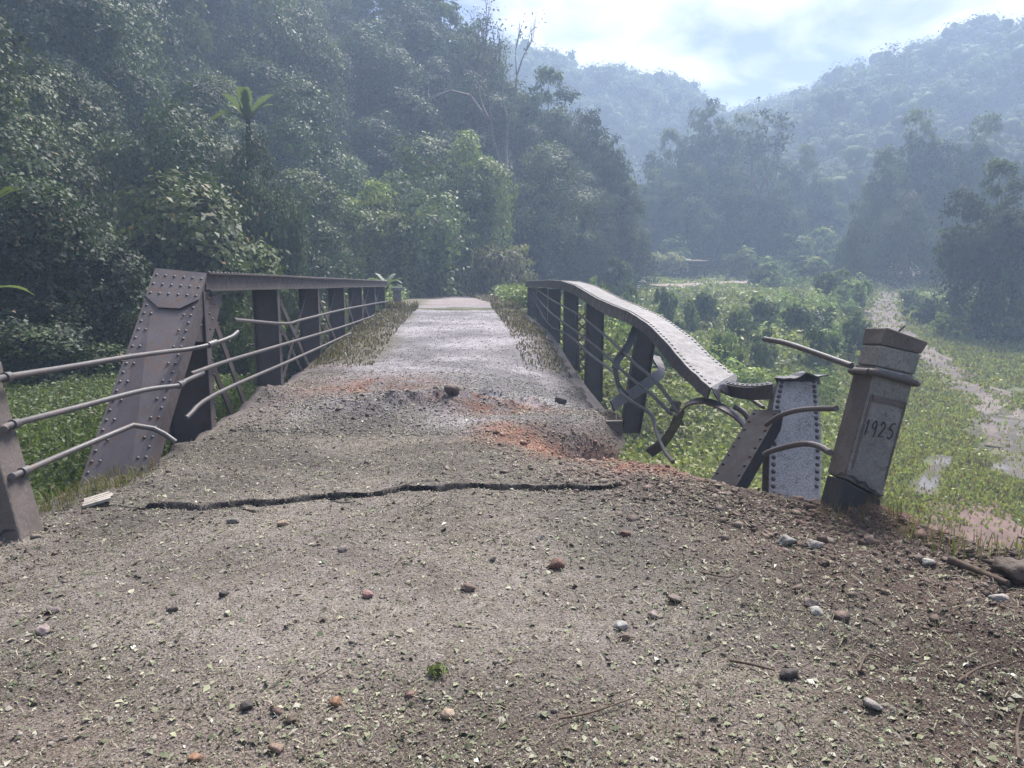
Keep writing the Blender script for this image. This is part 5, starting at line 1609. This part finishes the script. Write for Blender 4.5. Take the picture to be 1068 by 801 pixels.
a = -2.5 + 1.9 * rng.random(1500); cx.append(a); cy.append(8.3 + .5 * (a + 2.2) + rng.normal(size=1500) * .7)
a = -3.3 + .9 * rng.random(900); cx.append(a); cy.append(3 + 3 * rng.random(900))
x, y = np.concatenate(cx), np.concatenate(cy)
k = (y > 1.5) & np.where(y < 7.1, poly_sd(x, y, NEAR_P) < .12, (x > -2.6) & (x < deck_xr(y)))
x, y = x[k], y[k]
s = 0.008 + 0.026 * rng.random(len(x)) ** 3 + 0.06 * rng.random(len(x)) ** 22
redm = np.exp(-(line_d(x, y, [(0.7, 7.5), (1.3, 6.9), (1.62, 6.1)]) / .45) ** 2) + np.exp(-((y - (7.3 - .12 * x)) / .6) ** 2) * sstep(x, .2, 1.2) + .8 * np.exp(-(((x - 3.0) / .5) ** 2 + ((y - 4.5) / .45) ** 2))
EARTH = np.array([[0.07, 0.045, 0.035], [0.10, 0.067, 0.052], [0.14, 0.098, 0.078], [0.19, 0.15, 0.125]])
c = EARTH[rng.integers(0, 4, len(x))]
c = mixn(c, [0.19, 0.095, 0.062], np.clip(redm * rng.random(len(x)) * 1.4, 0, 1))
onb = (y > 7.8) & (rng.random(len(x)) < .5)
c = .6 * c + .35 * ground_col(x, y, x)
c = mixn(c, [0.21, 0.105, 0.075], np.clip(redm * .7, 0, .8))
stones('soil_clods', x, y, s, c * (.75 + .5 * rng.random((len(x), 1))), rng, 'broken clods of brown and red earth')
# leaf litter: small torn leaf bits lying on the ground
x, y = scatter(170000, rng, 1.9, 12)
k = rng.random(len(x)) < .35 + .9 * np.clip(.5 + fbm(x / .6, y / .6, 195, 3), 0, 1)
x, y = x[k], y[k]
n = len(x)
LIT = np.array([[0.17, 0.185, 0.105], [0.235, 0.245, 0.15], [0.30, 0.29, 0.21], [0.11, 0.095, 0.065], [0.30, 0.285, 0.23], [0.085, 0.105, 0.055]])
P = np.stack([x, y, G(x, y) + .004 + .004 * rng.random(n)], 1)
nn = unit(rng.normal(size=(n, 3)) * .33 + np.array([0, 0, 1]))
L = (0.005 + 0.0013 * y) * (.5 + .9 * rng.random(n)) + 0.035 * rng.random(n) ** 18
V, q = leaf_quads(P, nn, L, .3 + .5 * rng.random(n), rng, 0, .2)
c = LIT[rng.choice(6, n, p=[.21, .14, .16, .26, .12, .11])] * (.5 + .55 * rng.random((n, 1)))
pale = rng.random(n) < .01
c[pale] = [0.5, 0.49, 0.44]
tag(link('leaf_litter', np_mesh('leaf_litter', V, q, None, np.repeat(c, 4, 0)), M['litter']), 'torn leaf bits covering the ground', None, None, 'stuff')
# stalks and straws
x, y = scatter(7000, rng, 1.9, 9)
xr_ = rng.random(len(x)) < .35
n = len(x)
a = rng.random(n) * 6.283; ln = (0.015 + .005 * y) * (.5 + 1.2 * rng.random(n)); w = .0007 + .0004 * y
dx, dy = np.cos(a) * ln, np.sin(a) * ln
ox, oy = -np.sin(a) * w, np.cos(a) * w
z0 = G(x, y) + .007; z1 = G(x + dx, y + dy) + .008 + .02 * rng.random(n)
bend = rng.normal(size=n) * .2
mx_, my_ = x + dx * .5 - dy * bend, y + dy * .5 + dx * bend
zm = (z0 + z1) / 2 + .004
V = np.stack([np.stack([x - ox, y - oy, z0], 1), np.stack([x + ox, y + oy, z0], 1), np.stack([mx_ + ox, my_ + oy, zm], 1), np.stack([mx_ - ox, my_ - oy, zm], 1),
              np.stack([x + dx + ox * .5, y + dy + oy * .5, z1], 1), np.stack([x + dx - ox * .5, y + dy - oy * .5, z1], 1)], 1).reshape(-1, 3)
i = np.arange(n) * 6
q = np.concatenate([np.stack([i, i + 1, i + 2, i + 3], 1), np.stack([i + 3, i + 2, i + 4, i + 5], 1)])
STR = np.array([[0.26, 0.23, 0.15], [0.17, 0.17, 0.09], [0.10, 0.075, 0.055], [0.33, 0.30, 0.22], [0.07, 0.055, 0.045]])
c = STR[rng.integers(0, 5, n)] * (.45 + .5 * rng.random((n, 1)))
tag(link('straw', np_mesh('straw', V, q, None, np.repeat(c, 6, 0)), M['litter']), 'dry stalks and straws scattered over the ground', None, None, 'stuff')
# torn grass in the dirt at the lower right
x = .6 + 3.2 * rng.random(4200); y = 1.8 + 3.6 * rng.random(4200)
k = (poly_sd(x, y, NEAR_P) < -.1) & (fbm(x / .35, y / .35, 191, 2) > .05)
x, y = x[k], y[k]
blades('torn_grass', x, y, G(x, y), .015 + .035 * rng.random(len(x)), np.full(len(x), .0035), np.array([[0.10, 0.12, 0.05], [0.16, 0.16, 0.075], [0.2, 0.185, 0.11], [0.13, 0.13, 0.06]]), rng, 'torn grass lying in the dirt on the right', 'litter', 1.6, .25)
k = (rng.random(9000) < 2)
x = np.concatenate([-3.1 + .5 * rng.random(1200), 2.2 + 1.0 * rng.random(600)]); y = np.concatenate([3.6 + 2.6 * rng.random(1200), 3.4 + 1.2 * rng.random(600)])
kk = np.abs(poly_sd(x, y, NEAR_P)) < .35
x, y = x[kk], y[kk]
blades('edge_grass', x, y, G(x, y), .05 + .10 * rng.random(len(x)), np.full(len(x), .006), GR * .8, rng, 'grass tufts along the rims of the approach', 'grass', .9, .3)

# a weed tuft in a dark hollow of the road
wp = ground_at(456, 708, f=lambda a, b: G(a, b, False))
V, q = leaf_quads(np.array([[wp.x, wp.y, 0]]) + np.stack([rng.normal(size=70) * .022, rng.normal(size=70) * .018, G(wp.x + np.zeros(70), wp.y + np.zeros(70)) + .01 + .03 * rng.random(70)], 1),
                  unit(rng.normal(size=(70, 3)) * .6 + np.array([0, -.3, .8])), .028 * (.5 + rng.random(70)), .5, rng)
tag(link('weed', np_mesh('weed', V, q, None, np.repeat(leaf_colors(70, rng, np.zeros(70, int), LIME * .8), 4, 0)), M['leaf']), 'small green weed sprouting from the road near the bottom middle', 'weed')

# ---- single stones one can point to
def rock(px, py, wpx, col, label, flat=.75, seed=0, nm='stone', jit=.05):
    p = ground_at(px, py, f=lambda a, b: G(a, b, False))
    if p is None: return
    rg_ = np.random.default_rng(seed + 400)
    s = wpx * (p - EYE).length / F_PX
    V = ICO_V.copy(); F = ICO_F
    for lev in range(2):
        mid = {}; Vl = list(V); nf = []
        for (a, b, c_) in F:
            m = []
            for (i, j) in ((a, b), (b, c_), (c_, a)):
                kx = (min(i, j), max(i, j))
                if kx not in mid:
                    Vl.append(unit((Vl[i] + Vl[j])[None])[0]); mid[kx] = len(Vl) - 1
                m.append(mid[kx])
            nf += [(a, m[0], m[2]), (b, m[1], m[0]), (c_, m[2], m[1]), tuple(m)]
        V, F = np.array(Vl), np.array(nf)
    # facets: clip the ball by random planes
    r = np.ones(len(V))
    for k in range(9):
        d = unit(rg_.normal(size=3)[None])[0]; dist = .45 + .35 * rg_.random()
        dot = V @ d
        r = np.minimum(r, np.where(dot > 1e-3, dist / np.maximum(dot, 1e-3), 9))
    r = r * (1 + jit * rg_.normal(size=len(V)))
    V = V * r[:, None] * np.array([1, .8, flat]) * s * .58
    c = np.array(col) * (.55 + .5 * rg_.random((len(V), 1)))
    o = link(nm, np_mesh(nm, V, None, F, c), M['stone'], None, (p.x, p.y, float(G(np.array([p.x]), np.array([p.y]))[0]) + s * flat * .30))
    o.rotation_euler = (0, 0, rg_.uniform(0, 6.28))
    return tag(o, label, 'stone', 'loose stones on the approach')
RED, TAN, GREY, PALE, DK = [.17, .095, .07], [.27, .19, .14], [.19, .175, .165], [.36, .345, .32], [.07, .06, .055]
for j, (px, py, w, col, lab) in enumerate([
    (580, 592, 19, RED, 'largest red brown stone in the middle of the approach'), (488, 617, 14, [.16, .11, .09], 'brown stone left of the largest red brown stone'),
    (384, 623, 12, [.33, .19, .17], 'pinkish stone in the middle left of the approach'), (651, 560, 12, RED, 'dull red stone right of the largest red brown stone'),
    (350, 736, 15, [.30, .17, .10], 'orange brown stone near the bottom, left of the middle'), (468, 750, 14, [.34, .26, .19], 'tan stone near the bottom, in the middle'),
    (428, 730, 11, [.2, .12, .1], 'small dark red stone between the orange brown and the tan stone'), (259, 740, 14, DK, 'dark grey stone near the bottom left'),
    (288, 745, 12, [.15, .09, .075], 'reddish stone beside the dark grey stone near the bottom left'), (304, 757, 13, [.13, .1, .07], 'mossy brown stone right of the reddish stone near the bottom left'),
    (288, 783, 14, TAN, 'tan stone at the bottom edge, left of the middle'), (203, 796, 13, [.28, .16, .1], 'orange stone at the very bottom, left'),
    (179, 640, 11, DK, 'dark stone in the left half of the approach'), (232, 624, 10, DK, 'small dark stone above and right of the dark left stone'),
    (55, 640, 12, [.22, .18, .17], 'pale brown stone far left, below the brown post'), (46, 662, 14, [.25, .2, .19], 'flat pinkish stone far left on the dirt rim'),
    (243, 546, 12, GREY, 'grey stone just in front of the crack, left'), (295, 549, 12, [.34, .24, .18], 'tan stone just in front of the crack'),
    (647, 657, 14, PALE, 'pale flat stone on the right of the approach'), (652, 667, 13, [.19, .13, .1], 'brown stone under the pale flat stone'),
    (702, 629, 15, [.18, .14, .12], 'brown slab shaped stone at the rim of the dirt on the right'), (681, 645, 12, [.32, .25, .23], 'pinkish stone left of the brown slab shaped stone'),
    (820, 568, 19, [.25, .235, .215], 'grey angular stone in the dirt left of the 1925 post'), (848, 572, 16, [.3, .27, .25], 'pale stone between the grey angular stone and the post'),
    (852, 640, 15, PALE, 'white flat stone in the dirt below the 1925 post'), (845, 632, 16, [.28, .22, .19], 'pinkish stone behind the white flat stone'),
    (823, 707, 18, DK, 'dark clod like stone at the lower right'), (910, 742, 15, [.36, .32, .29], 'pale chip lying in the dirt at the lower right'),
    (1040, 628, 16, [.33, .3, .28], 'pale stone on the far right slope of dirt'), (967, 592, 11, [.42, .4, .36], 'small white stone on the dirt right of the post'),
    (762, 500, 18, [.17, .13, .11], 'brown lump at the foot of the slanted channel beam'),
    (470, 412, 20, [.14, .1, .085], 'big earthy lump on the rubble ridge in the middle of the road'), (585, 421, 14, DK, 'dark stone at the right end of the rubble ridge'),
    (358, 575, 11, [.2, .17, .15], 'brownish stone a little in front of the crack'), (515, 585, 10, [.24, .21, .18], 'small greyish stone above the brown stone')]):
    rock(px, py, w, [c * .85 for c in col], lab, .62, j)
def flat_piece(nm, px, py, L, W, t, ang, mat, label, cat, tilt=.1):
    p = ground_at(px, py, f=lambda a, b: G(a, b, False))
    mb = MB(); mb.local = True
    for k in range(4):
        y0 = -W / 2 + W * k / 4 + .004
        mb.box((random.uniform(-.01, .01), y0 + W / 8, random.uniform(0, .006)), (L / 2 * random.uniform(.8, 1), 0, .006), (0, W / 8 - .004, 0), (0, 0, t / 2))
    o = mb.build(nm, mat)
    o.location = p + Vector((0, 0, .035)); o.rotation_euler = (tilt, -.12, ang)
    return tag(o, label, cat)
flat_piece('splintered_board', 103, 527, .20, .15, .02, .45, M['pale_wood'], 'pale splintered board on the dirt at the foot of the riveted end post', 'board')
def twig(pts, r, label, nm='twig', mat='wood'):
    P = []
    for (px, py) in pts:
        p = ground_at(px, py, f=lambda a, b: G(a, b, False))
        P.append(p + Vector((0, 0, r + .012)))
    mb = MB()
    path = smooth_path(P, 4)
    mb.tube(path, [r * (1 - .5 * i / len(path)) for i in range(len(path))], 6)
    return tag(mb.build(nm, M[mat]), label, 'twig' if nm == 'twig' else 'branch')
twig([(583, 756), (615, 748), (664, 733)], .005, 'long thin brown twig lying near the bottom middle')
twig([(758, 693), (780, 698), (808, 705)], .008, 'short dark twig at the lower right of the gravel')
twig([(998, 716), (1020, 703), (1046, 694)], .006, 'dark curved twig in the dirt at the far right')
twig([(1062, 800), (1060, 770), (1066, 745)], .007, 'dark twig at the lower right corner')
twig([(318, 718), (340, 707), (352, 700)], .004, 'thin twig left of the middle, above the orange brown stone')
twig([(895, 706), (905, 690), (930, 697)], .006, 'dark forked twig in the dirt on the right')
twig([(730, 600), (760, 606), (775, 598)], .005, 'thin grey twig at the rim of the dirt')
lg = twig([(988, 592), (1012, 601), (1050, 618)], .028, 'dark charred branch on the dirt rim at the far right', 'branch')
blk = rock(1064, 604, 40, [.10, .072, .058], 'big dark earth lump at the right edge beyond the charred branch', .6, 77, 'earth_lump', .16)
# ---------------------------------------------------------------- the air
mb = MB()
mb.box((50, 300, 31), (820, 0, 0), (0, 620, 0), (0, 0, 49.5))
mh = bpy.data.materials.new('haze'); mh.use_nodes = True
n = mh.node_tree
for x in list(n.nodes):
    if x.type == 'BSDF_PRINCIPLED': n.nodes.remove(x)
pv = N(n, 'ShaderNodeVolumePrincipled')
pv.inputs['Color'].default_value = HAZE_COLOR
pv.inputs['Density'].default_value = HAZE_DENSITY
pv.inputs['Anisotropy'].default_value = 0.15
n.links.new(pv.outputs['Volume'], n.nodes['Material Output'].inputs['Volume'])
tag(mb.build('haze', mh), 'pale blue haze filling the valley', None, None, 'stuff')
